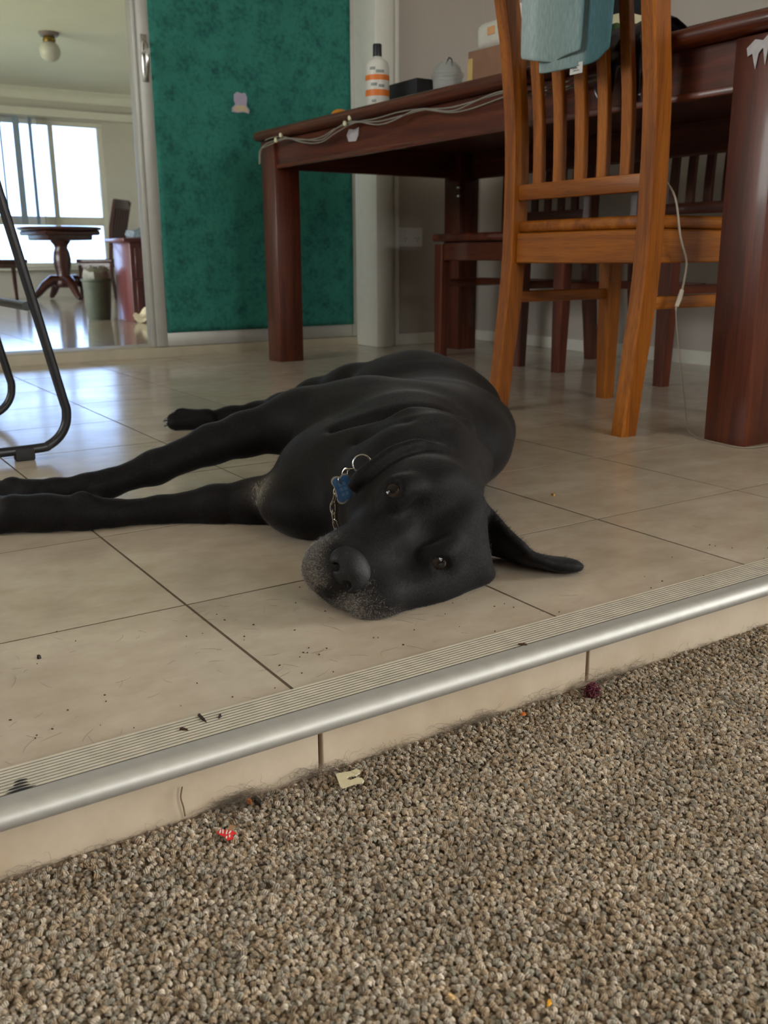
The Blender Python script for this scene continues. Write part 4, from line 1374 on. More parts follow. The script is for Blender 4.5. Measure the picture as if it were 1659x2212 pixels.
# ------------------------------------------------------------------ the dog
# Modelled in a local frame: x to the dog's belly-to-back side, y along its body, z up (its head lies towards -y).
def surface_nets(F, org, h):
    s = F < 0
    a = s[:-1, :-1, :-1]
    anyb = a.copy()
    allb = a.copy()
    for dx in (0, 1):
        for dy in (0, 1):
            for dz in (0, 1):
                q = s[dx:s.shape[0] - 1 + dx, dy:s.shape[1] - 1 + dy, dz:s.shape[2] - 1 + dz]
                anyb |= q
                allb &= q
    I = np.argwhere(anyb & ~allb)
    idx = np.full(a.shape, -1, np.int32)
    idx[I[:, 0], I[:, 1], I[:, 2]] = np.arange(len(I))
    cor = [(0, 0, 0), (1, 0, 0), (0, 1, 0), (1, 1, 0), (0, 0, 1), (1, 0, 1), (0, 1, 1), (1, 1, 1)]
    V = [F[I[:, 0] + c[0], I[:, 1] + c[1], I[:, 2] + c[2]] for c in cor]
    acc = np.zeros((len(I), 3))
    cnt = np.zeros(len(I))
    for p in range(8):
        for q in range(p + 1, 8):
            dlt = [abs(cor[p][k] - cor[q][k]) for k in range(3)]
            if sum(dlt) != 1:
                continue
            m = (V[p] < 0) != (V[q] < 0)
            den = V[p] - V[q]
            t = np.where(m, V[p] / np.where(den == 0, 1, den), 0)
            cp_, cq = np.array(cor[p]), np.array(cor[q])
            acc += m[:, None] * (cp_ + (cq - cp_) * t[:, None])
            cnt += m
    P = (I + acc / cnt[:, None]) * h + np.array(org)
    quads = []
    for ax in range(3):
        sl0 = [slice(1, -1)] * 3
        sl1 = [slice(1, -1)] * 3
        sl0[ax] = slice(0, -1)
        sl1[ax] = slice(1, None)
        s0, s1 = s[tuple(sl0)], s[tuple(sl1)]
        E_ = np.argwhere(s0 != s1)
        flip = s0[E_[:, 0], E_[:, 1], E_[:, 2]]
        g = E_ + 1
        g[:, ax] -= 1
        b, c = (ax + 1) % 3, (ax + 2) % 3
        def cell(db, dc):
            k = g.copy()
            k[:, b] += db
            k[:, c] += dc
            return idx[k[:, 0], k[:, 1], k[:, 2]]
        q = np.stack([cell(-1, -1), cell(0, -1), cell(0, 0), cell(-1, 0)], 1)
        q[~flip] = q[~flip][:, ::-1]
        quads.append(q)
    Q = np.concatenate(quads)
    Q = Q[(Q >= 0).all(1)]
    return P, Q


class SDF:
    def __init__(s, lo, hi, h):
        s.lo, s.h = np.array(lo, float), h
        n = np.ceil((np.array(hi) - s.lo) / h).astype(int) + 1
        s.F = np.full(n, 0.06, np.float32)
        s.n = n

    def region(s, lo, hi):
        a = np.clip(np.floor((np.array(lo) - s.lo) / s.h).astype(int), 0, s.n)
        b = np.clip(np.ceil((np.array(hi) - s.lo) / s.h).astype(int) + 1, 0, s.n)
        sl = tuple(slice(x, y) for x, y in zip(a, b))
        g = [s.lo[k] + s.h * np.arange(a[k], b[k], dtype=np.float32) for k in range(3)]
        X, Y, Z = np.meshgrid(*g, indexing='ij', sparse=True)
        return sl, X.astype(np.float32), Y.astype(np.float32), Z.astype(np.float32)

    def put(s, sl, d, k, op):
        f = s.F[sl]
        if op < 0:
            d = -d
            hh = np.clip(k - np.abs(f - d), 0, None) / max(k, 1e-6)
            s.F[sl] = np.maximum(f, d) + hh * hh * k * 0.25
        else:
            hh = np.clip(k - np.abs(f - d), 0, None) / max(k, 1e-6)
            s.F[sl] = np.minimum(f, d) - hh * hh * k * 0.25

    def ell(s, c, r, A=None, k=0.02, op=1):
        """ellipsoid; A: rows are its axes"""
        c = np.array(c, float)
        R_ = max(r) + 0.03 + k
        sl, X, Y, Z = s.region(c - R_, c + R_)
        X, Y, Z = X - c[0], Y - c[1], Z - c[2]
        A = np.eye(3) if A is None else np.array(A, float)
        p = [A[i][0] * X + A[i][1] * Y + A[i][2] * Z for i in range(3)]
        k0 = np.sqrt(sum((p[i] / r[i]) ** 2 for i in range(3)))
        k1 = np.sqrt(sum((p[i] / r[i] ** 2) ** 2 for i in range(3)))
        d = k0 * (k0 - 1) / np.maximum(k1, 1e-6)
        s.put(sl, d, k, op)

    def cone(s, a, b, ra, rb, k=0.02, op=1):
        a, b = np.array(a, float), np.array(b, float)
        m = max(ra, rb) + 0.03 + k
        sl, X, Y, Z = s.region(np.minimum(a, b) - m, np.maximum(a, b) + m)
        ba = b - a
        L2 = max(ba @ ba, 1e-9)
        X, Y, Z = X - a[0], Y - a[1], Z - a[2]
        t = np.clip((X * ba[0] + Y * ba[1] + Z * ba[2]) / L2, 0, 1)
        d = np.sqrt((X - ba[0] * t) ** 2 + (Y - ba[1] * t) ** 2 + (Z - ba[2] * t) ** 2) - (ra + (rb - ra) * t)
        s.put(sl, d, k, op)

    def chain(s, pts, k=0.02, op=1):
        for p, q in zip(pts[:-1], pts[1:]):
            s.cone(p[:3], q[:3], p[3], q[3], k, op)


# head axes: nose direction, dorsal direction, lateral direction (towards the floor)
HL = np.array([0.53, -0.222, -0.820])
HN = np.array([-0.64, -0.739, -0.204])
HN = HN - HL * (HN @ HL) / (HL @ HL)
HL /= np.linalg.norm(HL)
HN /= np.linalg.norm(HN)
HD = np.cross(HN, HL)
if HD[0] < 0:
    HD = -HD
HO = np.array([0.0327, 0.961, 0.076])
HA = np.array([HN, HD, HL])


def hp_(n, d, l):
    return HO + HN * n + HD * d + HL * l


def hdir(n, d, l):
    v = HN * n + HD * d + HL * l
    return v / np.linalg.norm(v)


VOX = 0.0032
S = SDF((-0.62, 0.83, -0.012), (0.30, 2.28, 0.215), VOX)
# trunk
S.ell((0.080, 1.77, 0.077), (0.140, 0.165, 0.088), k=0.03)
S.ell((0.080, 1.58, 0.072), (0.140, 0.20, 0.082), k=0.03)
S.ell((0.045, 1.42, 0.080), (0.150, 0.155, 0.088), k=0.04)
S.ell((-0.02, 1.28, 0.068), (0.130, 0.125, 0.075), k=0.05)
S.ell((-0.085, 1.222, 0.038), (0.085, 0.088, 0.050), k=0.03)
# neck
S.cone((0.035, 1.30, 0.085), (0.045, 1.13, 0.078), 0.085, 0.072, 0.04)
S.cone((-0.02, 1.22, 0.06), (0.0, 1.10, 0.055), 0.07, 0.055, 0.04)
# loose skin folds behind the ears
S.cone((0.075, 1.135, 0.132), (0.115, 1.18, 0.098), 0.016, 0.022, 0.02)
S.cone((0.010, 1.130, 0.128), (0.07, 1.165, 0.140), 0.015, 0.018, 0.02)
S.cone((0.03, 1.20, 0.150), (0.10, 1.23, 0.130), 0.016, 0.02, 0.02)
# creases: behind the skull, and between neck and shoulder
S.chain([(-0.03, 1.165, 0.128, 0.006), (0.03, 1.150, 0.150, 0.007), (0.085, 1.165, 0.138, 0.007), (0.125, 1.20, 0.10, 0.006)], 0.02, -1)
S.chain([(-0.06, 1.235, 0.125, 0.006), (0.02, 1.215, 0.165, 0.006), (0.10, 1.245, 0.150, 0.006)], 0.025, -1)
# upper shoulder and front leg
S.ell((-0.03, 1.42, 0.108), (0.12, 0.085, 0.060), k=0.04)
S.chain([(-0.03, 1.44, 0.115, 0.055), (-0.13, 1.445, 0.106, 0.045), (-0.215, 1.425, 0.092, 0.033)], 0.03)
S.chain([(-0.215, 1.425, 0.090, 0.032), (-0.262, 1.405, 0.080, 0.0285), (-0.34, 1.36, 0.054, 0.0235), (-0.40, 1.325, 0.038, 0.0185), (-0.425, 1.312, 0.035, 0.0200)], 0.015)
S.chain([(-0.425, 1.312, 0.035, 0.0195), (-0.468, 1.298, 0.034, 0.017), (-0.500, 1.290, 0.034, 0.018)], 0.012)
# lower front leg
S.chain([(-0.10, 1.26, 0.038, 0.044), (-0.18, 1.262, 0.026, 0.032), (-0.235, 1.262, 0.022, 0.0270), (-0.31, 1.256, 0.0165, 0.0190), (-0.37, 1.238, 0.0165, 0.0185), (-0.405, 1.228, 0.0195, 0.0225)], 0.012)
S.chain([(-0.405, 1.228, 0.021, 0.024), (-0.455, 1.220, 0.022, 0.024), (-0.495, 1.215, 0.024, 0.026)], 0.015)
# front paws: toes
for (tx, ty, tz, r) in ((-0.520, 1.224, 0.034, 0.0125), (-0.532, 1.214, 0.026, 0.013), (-0.532, 1.206, 0.016, 0.0125), (-0.515, 1.200, 0.010, 0.012)):
    S.cone((-0.485, 1.215, 0.024), (tx, ty, tz), 0.018, r, 0.006)
    S.ell((tx - 0.008, ty, tz), (0.0145, 0.0115, 0.012), k=0.005)
for (tx, ty, tz, r) in ((-0.522, 1.290, 0.046, 0.0105), (-0.534, 1.286, 0.038, 0.011), (-0.534, 1.282, 0.028, 0.011), (-0.516, 1.276, 0.022, 0.010)):
    S.cone((-0.49, 1.288, 0.035), (tx, ty, tz), 0.015, r, 0.006)
    S.ell((tx - 0.006, ty, tz), (0.0125, 0.010, 0.010), k=0.005)
# dewclaw pad bumps at the wrists
S.ell((-0.405, 1.222, 0.044), (0.012, 0.009, 0.008), k=0.008)
S.ell((-0.415, 1.30, 0.018), (0.012, 0.010, 0.010), k=0.008)
# hind leg on top, thigh, hock and paw
S.chain([(0.06, 1.83, 0.098, 0.078), (-0.06, 1.90, 0.078, 0.062), (-0.14, 1.95, 0.060, 0.046), (-0.22, 2.02, 0.036, 0.030), (-0.28, 2.05, 0.022, 0.021), (-0.33, 2.02, 0.020, 0.018), (-0.38, 1.995, 0.019, 0.019)], 0.03)
S.ell((0.05, 1.80, 0.106), (0.110, 0.095, 0.058), k=0.04)
for (tx, ty, tz) in ((-0.428, 1.994, 0.030), (-0.440, 1.984, 0.022), (-0.438, 1.974, 0.014)):
    S.cone((-0.380, 1.988, 0.020), (tx, ty, tz), 0.021, 0.0135, 0.006)
    S.ell((tx - 0.007, ty, tz), (0.0155, 0.0125, 0.0135), k=0.005)
# other hind leg underneath
S.chain([(0.04, 1.86, 0.05, 0.055), (-0.08, 1.98, 0.03, 0.036), (-0.16, 2.08, 0.02, 0.022), (-0.22, 2.12, 0.018, 0.018)], 0.02)
# tail
S.chain([(0.12, 1.90, 0.06, 0.035), (0.13, 1.99, 0.035, 0.022), (0.12, 2.10, 0.018, 0.015), (0.10, 2.22, 0.012, 0.009)], 0.02)

# head
def he(n, d, l, r, k=0.02, op=1, A=None):
    S.ell(hp_(n, d, l), r, HA if A is None else A, k, op)


he(-0.058, -0.034, 0.0, (0.066, 0.060, 0.068), 0.03)
he(-0.050, -0.066, 0.028, (0.062, 0.050, 0.046), 0.02)
he(-0.050, -0.066, -0.028, (0.062, 0.050, 0.046), 0.02)
he(-0.020, -0.018, 0.032, (0.036, 0.024, 0.026), 0.02)
he(-0.020, -0.018, -0.032, (0.036, 0.024, 0.026), 0.02)
S.cone(hp_(-0.01, -0.034, 0), hp_(0.080, -0.036, 0), 0.034, 0.0265, 0.025)
S.cone(hp_(0.0, -0.055, 0), hp_(0.070, -0.054, 0), 0.043, 0.036, 0.02)
he(0.088, -0.042, 0.0, (0.018, 0.026, 0.031), 0.02)
# flews: the lower one spreads on the floor, the upper one hangs over the jaw
he(0.060, -0.048, 0.036, (0.040, 0.032, 0.026), 0.018)
he(0.078, -0.048, 0.030, (0.022, 0.026, 0.026), 0.014)
he(0.062, -0.066, -0.018, (0.038, 0.034, 0.024), 0.018)
he(0.078, -0.064, -0.012, (0.020, 0.028, 0.022), 0.014)
S.cone((-0.026, 0.922, 0.036), (-0.0190, 0.8985, 0.013), 0.024, 0.0160, 0.012)
# lower jaw
S.cone(hp_(-0.04, -0.098, 0.008), hp_(0.058, -0.088, 0.010), 0.036, 0.022, 0.015)
# lower cheek and jowl spread on the floor
S.cone((-0.002, 0.912, 0.016), (0.042, 0.962, 0.007), 0.022, 0.022, 0.025)
S.cone((0.042, 0.962, 0.007), (0.093, 1.000, 0.012), 0.022, 0.024, 0.045)
S.ell((0.106, 1.004, 0.009), (0.018, 0.018, 0.011), k=0.006)
# throat
S.cone(hp_(-0.06, -0.075, 0), (0.02, 1.14, 0.065), 0.058, 0.07, 0.03)
S.cone(hp_(-0.08, -0.045, -0.01), (0.055, 1.17, 0.09), 0.045, 0.066, 0.03)
# furrow down the forehead, stop between the eyes, hollows in front of the eyes
S.cone(hp_(-0.09, 0.040, 0), hp_(-0.012, 0.012, 0), 0.008, 0.012, 0.03, -1)
for sg in (-1, 1):
    he(0.020, 0.010, 0.026 * sg, (0.024, 0.012, 0.013), 0.02, -1)
    he(-0.002, 0.014, 0.020 * sg, (0.016, 0.012, 0.010), 0.016, -1)
# mouth line and cleft between the flews
S.cone((-0.088, 0.925, 0.004), (-0.050, 0.898, -0.004), 0.012, 0.012, 0.012, -1)
S.chain([(-0.082, 0.924, 0.0315, 0.0022), (-0.066, 0.911, 0.0235, 0.0030), (-0.050, 0.900, 0.0215, 0.0030)], 0.004, -1)
S.cone(hp_(0.112, -0.048, 0.002), hp_(0.104, -0.080, 0.006), 0.0032, 0.003, 0.006, -1)
# eyes: brow and lids
EYES = []
def sdf_tri(p):
    q = (np.asarray(p) - S.lo) / S.h
    i = np.floor(q).astype(int)
    t = q - i
    v = 0
    for a in (0, 1):
        for b in (0, 1):
            for c_ in (0, 1):
                v += S.F[i[0] + a, i[1] + b, i[2] + c_] * (t[0] if a else 1 - t[0]) * (t[1] if b else 1 - t[1]) * (t[2] if c_ else 1 - t[2])
    return v


def skin(p, d):
    t = -0.02
    while t < 0.05 and sdf_tri(p + d * t) < 0:
        t += 0.0004
    return p + d * t


TOCAM = np.array([-0.03, -0.95, 0.30])
TOCAM /= np.linalg.norm(TOCAM)
for sg in (-1, 1):
    ga = hdir(0.42, 0.62, 0.40 * sg)
    co = hdir(-0.62, 0.0, 0.75 * sg)
    co = co - ga * (co @ ga)
    co /= np.linalg.norm(co)
    sh = np.cross(ga, co)
    A = [co, sh, ga]
    c = skin(hp_(-0.002, -0.002, 0.0445 * sg), TOCAM)
    # lids and brow
    S.ell(c - ga * 0.006, (0.020, 0.0145, 0.0110), A, 0.010)
    S.ell(c + hdir(-1, 0.3, -0.25 * sg) * 0.017, (0.016, 0.011, 0.011), HA, 0.014)
    c = skin(c - ga * 0.004, ga)
    S.ell(c + ga * 0.002, (0.0135, 0.0090, 0.0090), A, 0.0025, -1)
    EYES.append((c - ga * 0.0028, ga, co, sh))
# nose seat
he(0.092, -0.022, 0.0, (0.012, 0.016, 0.020), 0.008)
# ears
def ear(pts, k=0.008):
    """pts: centre, half width, half thickness, width axis"""
    for (p, w_, t_, wa), (q, w2, t2, wb) in zip(pts[:-1], pts[1:]):
        p, q = np.array(p), np.array(q)
        for f in np.linspace(0, 1, 5)[:-1]:
            c = p + (q - p) * f
            ww, tt = w_ + (w2 - w_) * f, t_ + (t2 - t_) * f
            ax = (q - p) / np.linalg.norm(q - p)
            wv = np.array(wa) * (1 - f) + np.array(wb) * f
            wv = wv - ax * (wv @ ax)
            wv /= np.linalg.norm(wv)
            S.ell(c, (max(0.014, np.linalg.norm(q - p) * 0.35), ww, tt), [ax, wv, np.cross(ax, wv)], k)


# lower ear spread over the floor to the right
ear([((0.086, 1.068, 0.046), 0.044, 0.008, (-0.2, -0.4, 1)), ((0.116, 1.066, 0.041), 0.043, 0.006, (-0.1, -0.6, 0.9)), ((0.142, 1.054, 0.027), 0.040, 0.0055, (0.05, -0.85, 0.55)), ((0.168, 1.042, 0.014), 0.033, 0.005, (0.2, -0.95, 0.30)), ((0.198, 1.036, 0.009), 0.021, 0.005, (0.2, -1, 0.15)), ((0.221, 1.034, 0.007), 0.011, 0.005, (0.1, -1, 0.1))])
# upper ear folded down over the collar
ear([((0.062, 1.090, 0.126), 0.020, 0.010, (0.3, 0.9, -0.3)), ((0.036, 1.070, 0.135), 0.019, 0.007, (0.1, 0.7, -0.7)), ((0.010, 1.052, 0.130), 0.018, 0.006, (0.1, 0.5, -0.85)), ((-0.015, 1.036, 0.1175), 0.014, 0.0055, (0, 0.4, -0.9)), ((-0.034, 1.026, 0.107), 0.008, 0.005, (0, 0.4, -0.9))])
# rest on the floor
zz_ = (S.lo[2] + S.h * np.arange(S.n[2]))[None, None, :].astype(np.float32)
S.F = np.maximum(S.F, 0.0006 - zz_)
P_, Q_ = surface_nets(S.F, S.lo, S.h)
DOG_RZ = math.atan2(-0.54487, 0.83852)
dme = bpy.data.meshes.new('dog')
dme.from_pydata(P_.tolist(), [], Q_.tolist())
dme.update()
dme.shade_smooth()
# coat colour: black, grey on the muzzle tip, white flash on the chest
rel = P_ - HO
hn_, hd_, hl_ = rel @ HN, rel @ HD, rel @ HL
low_f = np.clip((hn_ - 0.066) / 0.02, 0, 1) * np.clip((hl_ - 0.012) / 0.015, 0, 1) * np.clip((0.0 - hd_) / 0.02, 0, 1)
up_f = np.clip((hn_ - 0.060) / 0.02, 0, 1) * np.clip((0.004 - hl_) / 0.01, 0, 1) * np.clip((-0.022 - hd_) / 0.02, 0, 1)
on_head = (P_[:, 0] > -0.13) & (P_[:, 1] < 1.0)
low_f, up_f = low_f * on_head, up_f * on_head
grey = np.clip(low_f + up_f, 0, 1)
chest = np.exp(-(((P_[:, 0] + 0.165) / 0.020) ** 2 + ((P_[:, 1] - 1.215) / 0.03) ** 2 + ((P_[:, 2] - 0.055) / 0.02) ** 2))
base = np.array(srgb(24, 21, 21)[:3])
colr = base[None, :] * (1 - grey[:, None]) + grey[:, None] * np.array(srgb(78, 72, 68)[:3])
colr = colr * (1 - 0.5 * chest[:, None]) + 0.5 * chest[:, None] * np.array(srgb(150, 140, 128)[:3])
at_ = dme.attributes.new('coat', 'FLOAT_COLOR', 'POINT')
at_.data.foreach_set('color', np.c_[colr, np.ones(len(colr))].astype(np.float32).ravel())
FUR, nt, p = new_mat('black_fur')
an = N(nt, 'ShaderNodeAttribute')
an.attribute_name = 'coat'
tc = N(nt, 'ShaderNodeTexCoord')
n1 = N(nt, 'ShaderNodeTexNoise')
n1.inputs['Scale'].default_value = 420
n1.inputs['Detail'].default_value = 3
nt.links.new(tc.outputs['Object'], n1.inputs['Vector'])
n2 = N(nt, 'ShaderNodeTexNoise')
n2.inputs['Scale'].default_value = 16
n2.inputs['Detail'].default_value = 3
nt.links.new(tc.outputs['Object'], n2.inputs['Vector'])
r1 = ramp(nt, [(0.3, (0.65, 0.65, 0.65, 1)), (0.7, (1.35, 1.35, 1.35, 1))])
nt.links.new(n1.outputs['Fac'], r1.inputs['Fac'])
mx = N(nt, 'ShaderNodeMix', data_type='RGBA', blend_type='MULTIPLY')
mx.inputs['Factor'].default_value = 1
nt.links.new(an.outputs['Color'], mx.inputs['A'])
nt.links.new(r1.outputs['Color'], mx.inputs['B'])
nt.links.new(mx.outputs['Result'], p.inputs['Base Color'])
rr = N(nt, 'ShaderNodeMapRange')
rr.inputs['To Min'].default_value = 0.5
rr.inputs['To Max'].default_value = 0.7
nt.links.new(n2.outputs['Fac'], rr.inputs['Value'])
nt.links.new(rr.outputs[0], p.inputs['Roughness'])
p.inputs['Specular IOR Level'].default_value = 0.10
p.inputs['Sheen Weight'].default_value = 0.08
p.inputs['Sheen Roughness'].default_value = 0.4
bp = N(nt, 'ShaderNodeBump')
bp.inputs['Strength'].default_value = 0.35
bp.inputs['Distance'].default_value = 0.0015
nt.links.new(n1.outputs['Fac'], bp.inputs['Height'])
nt.links.new(bp.outputs['Normal'], p.inputs['Normal'])
dme.materials.append(FUR)
dog = link('dog', dme)
dog.rotation_euler = (0, 0, DOG_RZ)
tag(dog, 'black short-haired dog with greying muzzle lying on its side on the tiles', 'dog')

# eyes
IRIS = plain('dark_brown_eye', srgb(38, 24, 18), 0.10, var=0.2, spec=0.4)
PUPIL = plain('pupil', srgb(8, 8, 8), 0.08, spec=0.4)
LID = plain('lid_rim', srgb(22, 20, 21), 0.3)
for (c, ga, co, sh) in EYES:
    R3 = Matrix((co, sh, ga)).transposed().to_4x4()
    T = Matrix.Translation(c - ga * 0.0142) @ R3
    mb = MB()
    bmesh.ops.create_uvsphere(mb.bm, u_segments=28, v_segments=18, radius=0.0150, matrix=T)
    eo = mb.build('eye', IRIS, dog)
    mb = MB()
    bmesh.ops.create_uvsphere(mb.bm, u_segments=20, v_segments=10, radius=0.0056, matrix=Matrix.Translation(c - ga * 0.0008) @ R3 @ Matrix.Diagonal((1, 1, 0.30, 1)))
    mb.build('pupil', PUPIL, eo)

# nose leather
NS = SDF(hp_(0.0910, -0.0200, 0) - 0.045, hp_(0.0910, -0.0200, 0) + 0.045, 0.0010)
def ne(n, d, l, r, k=0.006, op=1, A=None):
    NS.ell(hp_(n, d, l), r, HA if A is None else A, k, op)
ne(0.0900, -0.0130, 0.0, (0.0165, 0.0145, 0.0230), 0.006)
ne(0.0980, -0.0250, 0.0, (0.0110, 0.0130, 0.0160), 0.008)
for sg in (-1, 1):
    ne(0.0940, -0.0170, 0.0155 * sg, (0.0130, 0.0105, 0.0100), 0.006)
    NS.cone(hp_(0.1120, -0.0170, 0.0100 * sg), hp_(0.0950, -0.0140, 0.0124 * sg), 0.0048, 0.0036, 0.0025, -1)
    NS.cone(hp_(0.1070, -0.0210, 0.0130 * sg), hp_(0.0980, -0.0250, 0.0235 * sg), 0.0021, 0.0012, 0.0025, -1)
NS.cone(hp_(0.1130, -0.0220, 0.0), hp_(0.1060, -0.0420, 0.0), 0.0008, 0.0011, 0.002, -1)
P2, Q2 = surface_nets(NS.F, NS.lo, NS.h)
nme = bpy.data.meshes.new('nose')
nme.from_pydata(P2.tolist(), [], Q2.tolist())
nme.update()
nme.shade_smooth()
NOSEM, nt, p = new_mat('nose_leather')
tc = N(nt, 'ShaderNodeTexCoord')
vo = N(nt, 'ShaderNodeTexVoronoi')
vo.inputs['Scale'].default_value = 700
nt.links.new(tc.outputs['Object'], vo.inputs['Vector'])
r1 = ramp(nt, [(0.0, srgb(15, 14, 15)), (0.8, srgb(27, 25, 26))])
nt.links.new(vo.outputs['Distance'], r1.inputs['Fac'])
nt.links.new(r1.outputs['Color'], p.inputs['Base Color'])
p.inputs['Roughness'].default_value = 0.58
p.inputs['Specular IOR Level'].default_value = 0.35
bp = N(nt, 'ShaderNodeBump')
bp.inputs['Strength'].default_value = 0.3
bp.inputs['Distance'].default_value = 0.0006
nt.links.new(vo.outputs['Distance'], bp.inputs['Height'])
nt.links.new(bp.outputs['Normal'], p.inputs['Normal'])
nme.materials.append(NOSEM)
link('nose', nme, None, dog)

# claws
CLAW = plain('dark_claw', srgb(44, 38, 36), 0.3)
for (a, b) in (((-0.546, 1.224, 0.036), (-0.558, 1.224, 0.028)), ((-0.556, 1.214, 0.026), (-0.569, 1.214, 0.018)), ((-0.555, 1.205, 0.014), (-0.567, 1.204, 0.008)), ((-0.538, 1.198, 0.009), (-0.550, 1.197, 0.004)),
               ((-0.538, 1.290, 0.048), (-0.552, 1.290, 0.046)), ((-0.549, 1.286, 0.040), (-0.563, 1.286, 0.036)), ((-0.549, 1.282, 0.028), (-0.562, 1.282, 0.022)),
               ((-0.447, 1.994, 0.032), (-0.458, 1.994, 0.028)), ((-0.459, 1.984, 0.022), (-0.471, 1.984, 0.017)), ((-0.457, 1.974, 0.012), (-0.467, 1.973, 0.008))):
    a, b = Vector(a), Vector(b)
    MB().tube([a, a.lerp(b, 0.5) + Vector((0, 0, 0.002)), b], [0.0042, 0.0032, 0.0008], 8).build('claw', CLAW, dog)

# grey muzzle hairs
nrm = np.zeros_like(P_)
tri = np.concatenate([Q_[:, [0, 1, 2]], Q_[:, [0, 2, 3]]])
fn = np.cross(P_[tri[:, 1]] - P_[tri[:, 0]], P_[tri[:, 2]] - P_[tri[:, 0]])
for k in range(3):
    np.add.at(nrm, tri[:, k], fn)
nrm /= np.linalg.norm(nrm, axis=1)[:, None] + 1e-12


def fur_tufts(name, weight, n, length, rad, mat, flow, lift, spread=0.35):
    """n thin triangular hairs rooted on the coat, combed along flow (one vector or one per vertex)"""
    ids = np.where(weight > 0.03)[0]
    pick = rng.choice(ids, n, p=weight[ids] / weight[ids].sum())
    p0 = P_[pick] + rng.normal(0, VOX * 0.45, (n, 3))
    nn = nrm[pick]
    d = (flow[pick] if flow.ndim == 2 else flow[None, :]) + rng.normal(0, spread, (n, 3))
    d = d - nn * (d * nn).sum(1)[:, None]
    d /= np.linalg.norm(d, axis=1)[:, None] + 1e-9
    L = (length * rng.uniform(0.6, 1.3, n))[:, None]
    sd = np.cross(d, nn) * rad
    p0 = p0 - nn * 0.0005
    p2 = p0 + d * L + nn * L * (lift * rng.uniform(0.3, 1.3, n))[:, None]
    p2[:, 2] = np.maximum(p2[:, 2], 0.0003)
    vs = np.stack([p0 - sd, p0 + sd, p2], 1).reshape(-1, 3)
    me = bpy.data.meshes.new(name)
    me.vertices.add(len(vs))
    me.vertices.foreach_set('co', vs.astype(np.float32).ravel())
    me.loops.add(3 * n)
    me.loops.foreach_set('vertex_index', np.arange(3 * n, dtype=np.int32))
    me.polygons.add(n)
    me.polygons.foreach_set('loop_start', np.arange(0, 3 * n, 3, dtype=np.int32))
    me.update(calc_edges=True)
    me.validate()
    o = link(name, me, mat, dog)
    o['kind'] = 'stuff'
    return o


GREYH = plain('grey_hair', srgb(166, 160, 152), 0.6, var=0.3, scale=500)
WHITEH = plain('white_hair', srgb(210, 202, 186), 0.6, var=0.2, scale=500)
front = low_f + 0.7 * up_f
fur_tufts('muzzle_hair', front, 9500, 0.0041, 0.00007, GREYH, -HN * 0.6 - HD * 0.8, 0.25)
BLACKH = plain('black_hair', srgb(28, 25, 24), 0.55, spec=0.16, var=0.35, scale=200)
head_w = np.clip((1.16 - P_[:, 1]) / 0.10, 0, 1)[:, None]
leg_w = np.clip((-0.12 - P_[:, 0]) / 0.10, 0, 1)[:, None] * (1 - head_w)
flow = head_w * (-HN)[None, :] + leg_w * np.array([[-1.0, -0.3, -0.3]]) + (1 - head_w - leg_w) * np.array([[-0.15, 1.0, -0.2]])
fur_tufts('short_coat', np.clip(1.6 / P_[:, 1] ** 2, 0.2, 2) * (P_[:, 2] > 0.003), 150000, 0.0060, 0.00014, BLACKH, flow, 0.16, 0.25)
fur_tufts('chest_hair', (chest > 0.25) * chest, 260, 0.012, 0.00013, WHITEH, np.array([0.3, -0.8, -0.6]), 0.15)

# chain collar with ring and tag
CHAIN = plain('chain_steel', srgb(190, 184, 178), 0.25, metal=1.0, var=0.05)
col_o = empty('dog_collar', (0, 0, 0), DOG_RZ, label='steel chain collar with ring and blue bone tag on the dog', cat='collar')
ctr = np.array([0.012, 1.118, 0.068])
axn = np.array([0.30, -0.95, 0.05])
axn /= np.linalg.norm(axn)
e1 = np.array([0, 0, 1.0]) - axn * axn[2]
e1 /= np.linalg.norm(e1)
e2 = np.cross(axn, e1)


def sdf_at(p):
    i = np.clip(np.round((p - S.lo) / S.h).astype(int), 0, S.n - 1)
    return S.F[i[0], i[1], i[2]]


links = []
for k in range(44):
    a = 2 * PI * k / 44
    dr_ = e1 * math.cos(a) + e2 * math.sin(a)
    r = 0.03
    q0 = ctr + dr_ * 0.09
    lim = 0.0025 if (dr_ @ np.array([-1.0, -0.2, 0.25])) > 0.25 and q0[2] < 0.118 else -0.008
    while r < 0.16 and sdf_at(ctr + dr_ * r) < lim:
        r += 0.001
    q = ctr + dr_ * r
    if q[2] < 0.004:
        q[2] = 0.004
    links.append(q)
for k in range(44):
    a, b = Vector(links[k]), Vector(links[(k + 1) % 44])
    t = (b - a)
    L = max(t.length * 0.5, 0.005) + 0.0022
    t.normalize()
    outw = (a - Vector(ctr)).normalized()
    sd_ = t.cross(outw).normalized()
    if k % 2:
        sd_ = (sd_ * 0.75 + outw * 0.66).normalized()
    else:
        sd_ = (sd_ * 0.75 - outw * 0.66).normalized()
    mid = (a + b) / 2
    pts = [mid + t * L * math.cos(2 * PI * i / 14) + sd_ * 0.0038 * math.sin(2 * PI * i / 14) for i in range(14)]
    MB().tube(pts, 0.0010, 6, closed=True).build('chain_link', CHAIN, col_o)


def ringm(c, n_, r, rad, name, parent):
    c, n_ = Vector(c), Vector(n_).normalized()
    a = n_.orthogonal().normalized()
    b = n_.cross(a)
    return MB().tube([c + (a * math.cos(2 * PI * i / 28) + b * math.sin(2 * PI * i / 28)) * r for i in range(28)], rad, 8, closed=True).build(name, CHAIN, parent)


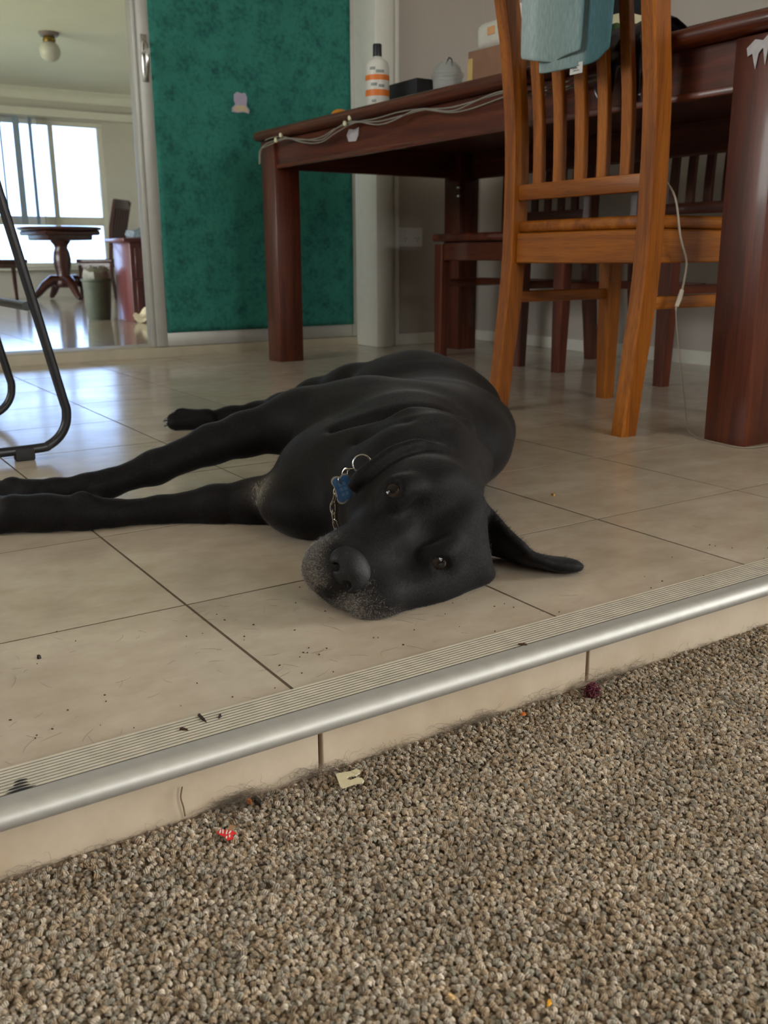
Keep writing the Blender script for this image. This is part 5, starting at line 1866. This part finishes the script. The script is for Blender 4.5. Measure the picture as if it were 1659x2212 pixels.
TAGC = np.array([-0.0480, 1.058, 0.0945])
ringm((-0.0265, 1.072, 0.1205), (0.15, -0.95, 0.25), 0.0108, 0.0011, 'ring', col_o)
BLUE = plain('blue_enamel', srgb(36, 92, 150), 0.3, var=0.2, scale=160, coat=0.5)
# bone-shaped tag, hanging slanted: long axis u, short axis v, facing the camera
tu = np.array([0.30, -0.1, -0.95])
tu /= np.linalg.norm(tu)
tv = np.array([0.95, 0.15, 0.30])
tv = tv - tu * (tv @ tu)
tv /= np.linalg.norm(tv)
tn = np.cross(tu, tv)
def bone(scale):
    pts = []
    L, r = 0.0085, 0.0050
    scale = scale * 1.25
    arc = lambda cx_, cy_, a0, a1: [(cx_ + r * math.cos(a0 + (a1 - a0) * i / 7), cy_ + r * math.sin(a0 + (a1 - a0) * i / 7)) for i in range(8)]
    pts += arc(L, -0.0042, -2.2, 0.9)
    pts += arc(L, 0.0042, -0.9, 2.2)
    pts += arc(-L, 0.0042, 0.95, 4.05)
    pts += arc(-L, -0.0042, 2.23, 5.33)
    return [(x * scale, y * scale) for x, y in pts]


def tag_part(name, scale, t0, t1, mat, parent):
    ol_ = bone(scale)
    mb = MB()
    A = [mb.bm.verts.new(tuple(TAGC + tu * x + tv * y + tn * t0)) for x, y in ol_]
    B = [mb.bm.verts.new(tuple(TAGC + tu * x + tv * y + tn * t1)) for x, y in ol_]
    n = len(ol_)
    for i in range(n):
        mb.bm.faces.new((A[i], A[(i + 1) % n], B[(i + 1) % n], B[i]))
    mb.bm.faces.new(list(reversed(A)))
    mb.bm.faces.new(B)
    return mb.build(name, mat, parent, smooth=False)


sgn = 1 if tn[1] < 0 else -1
tg_ = tag_part('tag', 1.0, 0, 0.0012 * sgn, CHAIN, col_o)
tag_part('enamel_face', 0.88, 0.0012 * sgn, 0.0016 * sgn, BLUE, tg_)
BLUEL = plain('blue_print', srgb(78, 124, 168), 0.4)
for r_ in range(2):
    for q in range(3):
        c = TAGC + tu * (-0.006 + 0.006 * q) + tv * (-0.0024 + 0.0048 * r_) + tn * 0.0018 * sgn
        mb = MB()
        a = [c + tu * x + tv * y for x, y in ((-0.002, -0.0017), (0.002, -0.0017), (0.002, 0.0017), (-0.002, 0.0017))]
        mb.raw([tuple(v) for v in a], [(0, 1, 2, 3)])
        mb.build('print_square', BLUEL, tg_, smooth=False)
ringm(TAGC - tu * 0.0105, tuple(tv * 0.8 + tn * 0.6), 0.0042, 0.0007, 'split_ring', tg_)
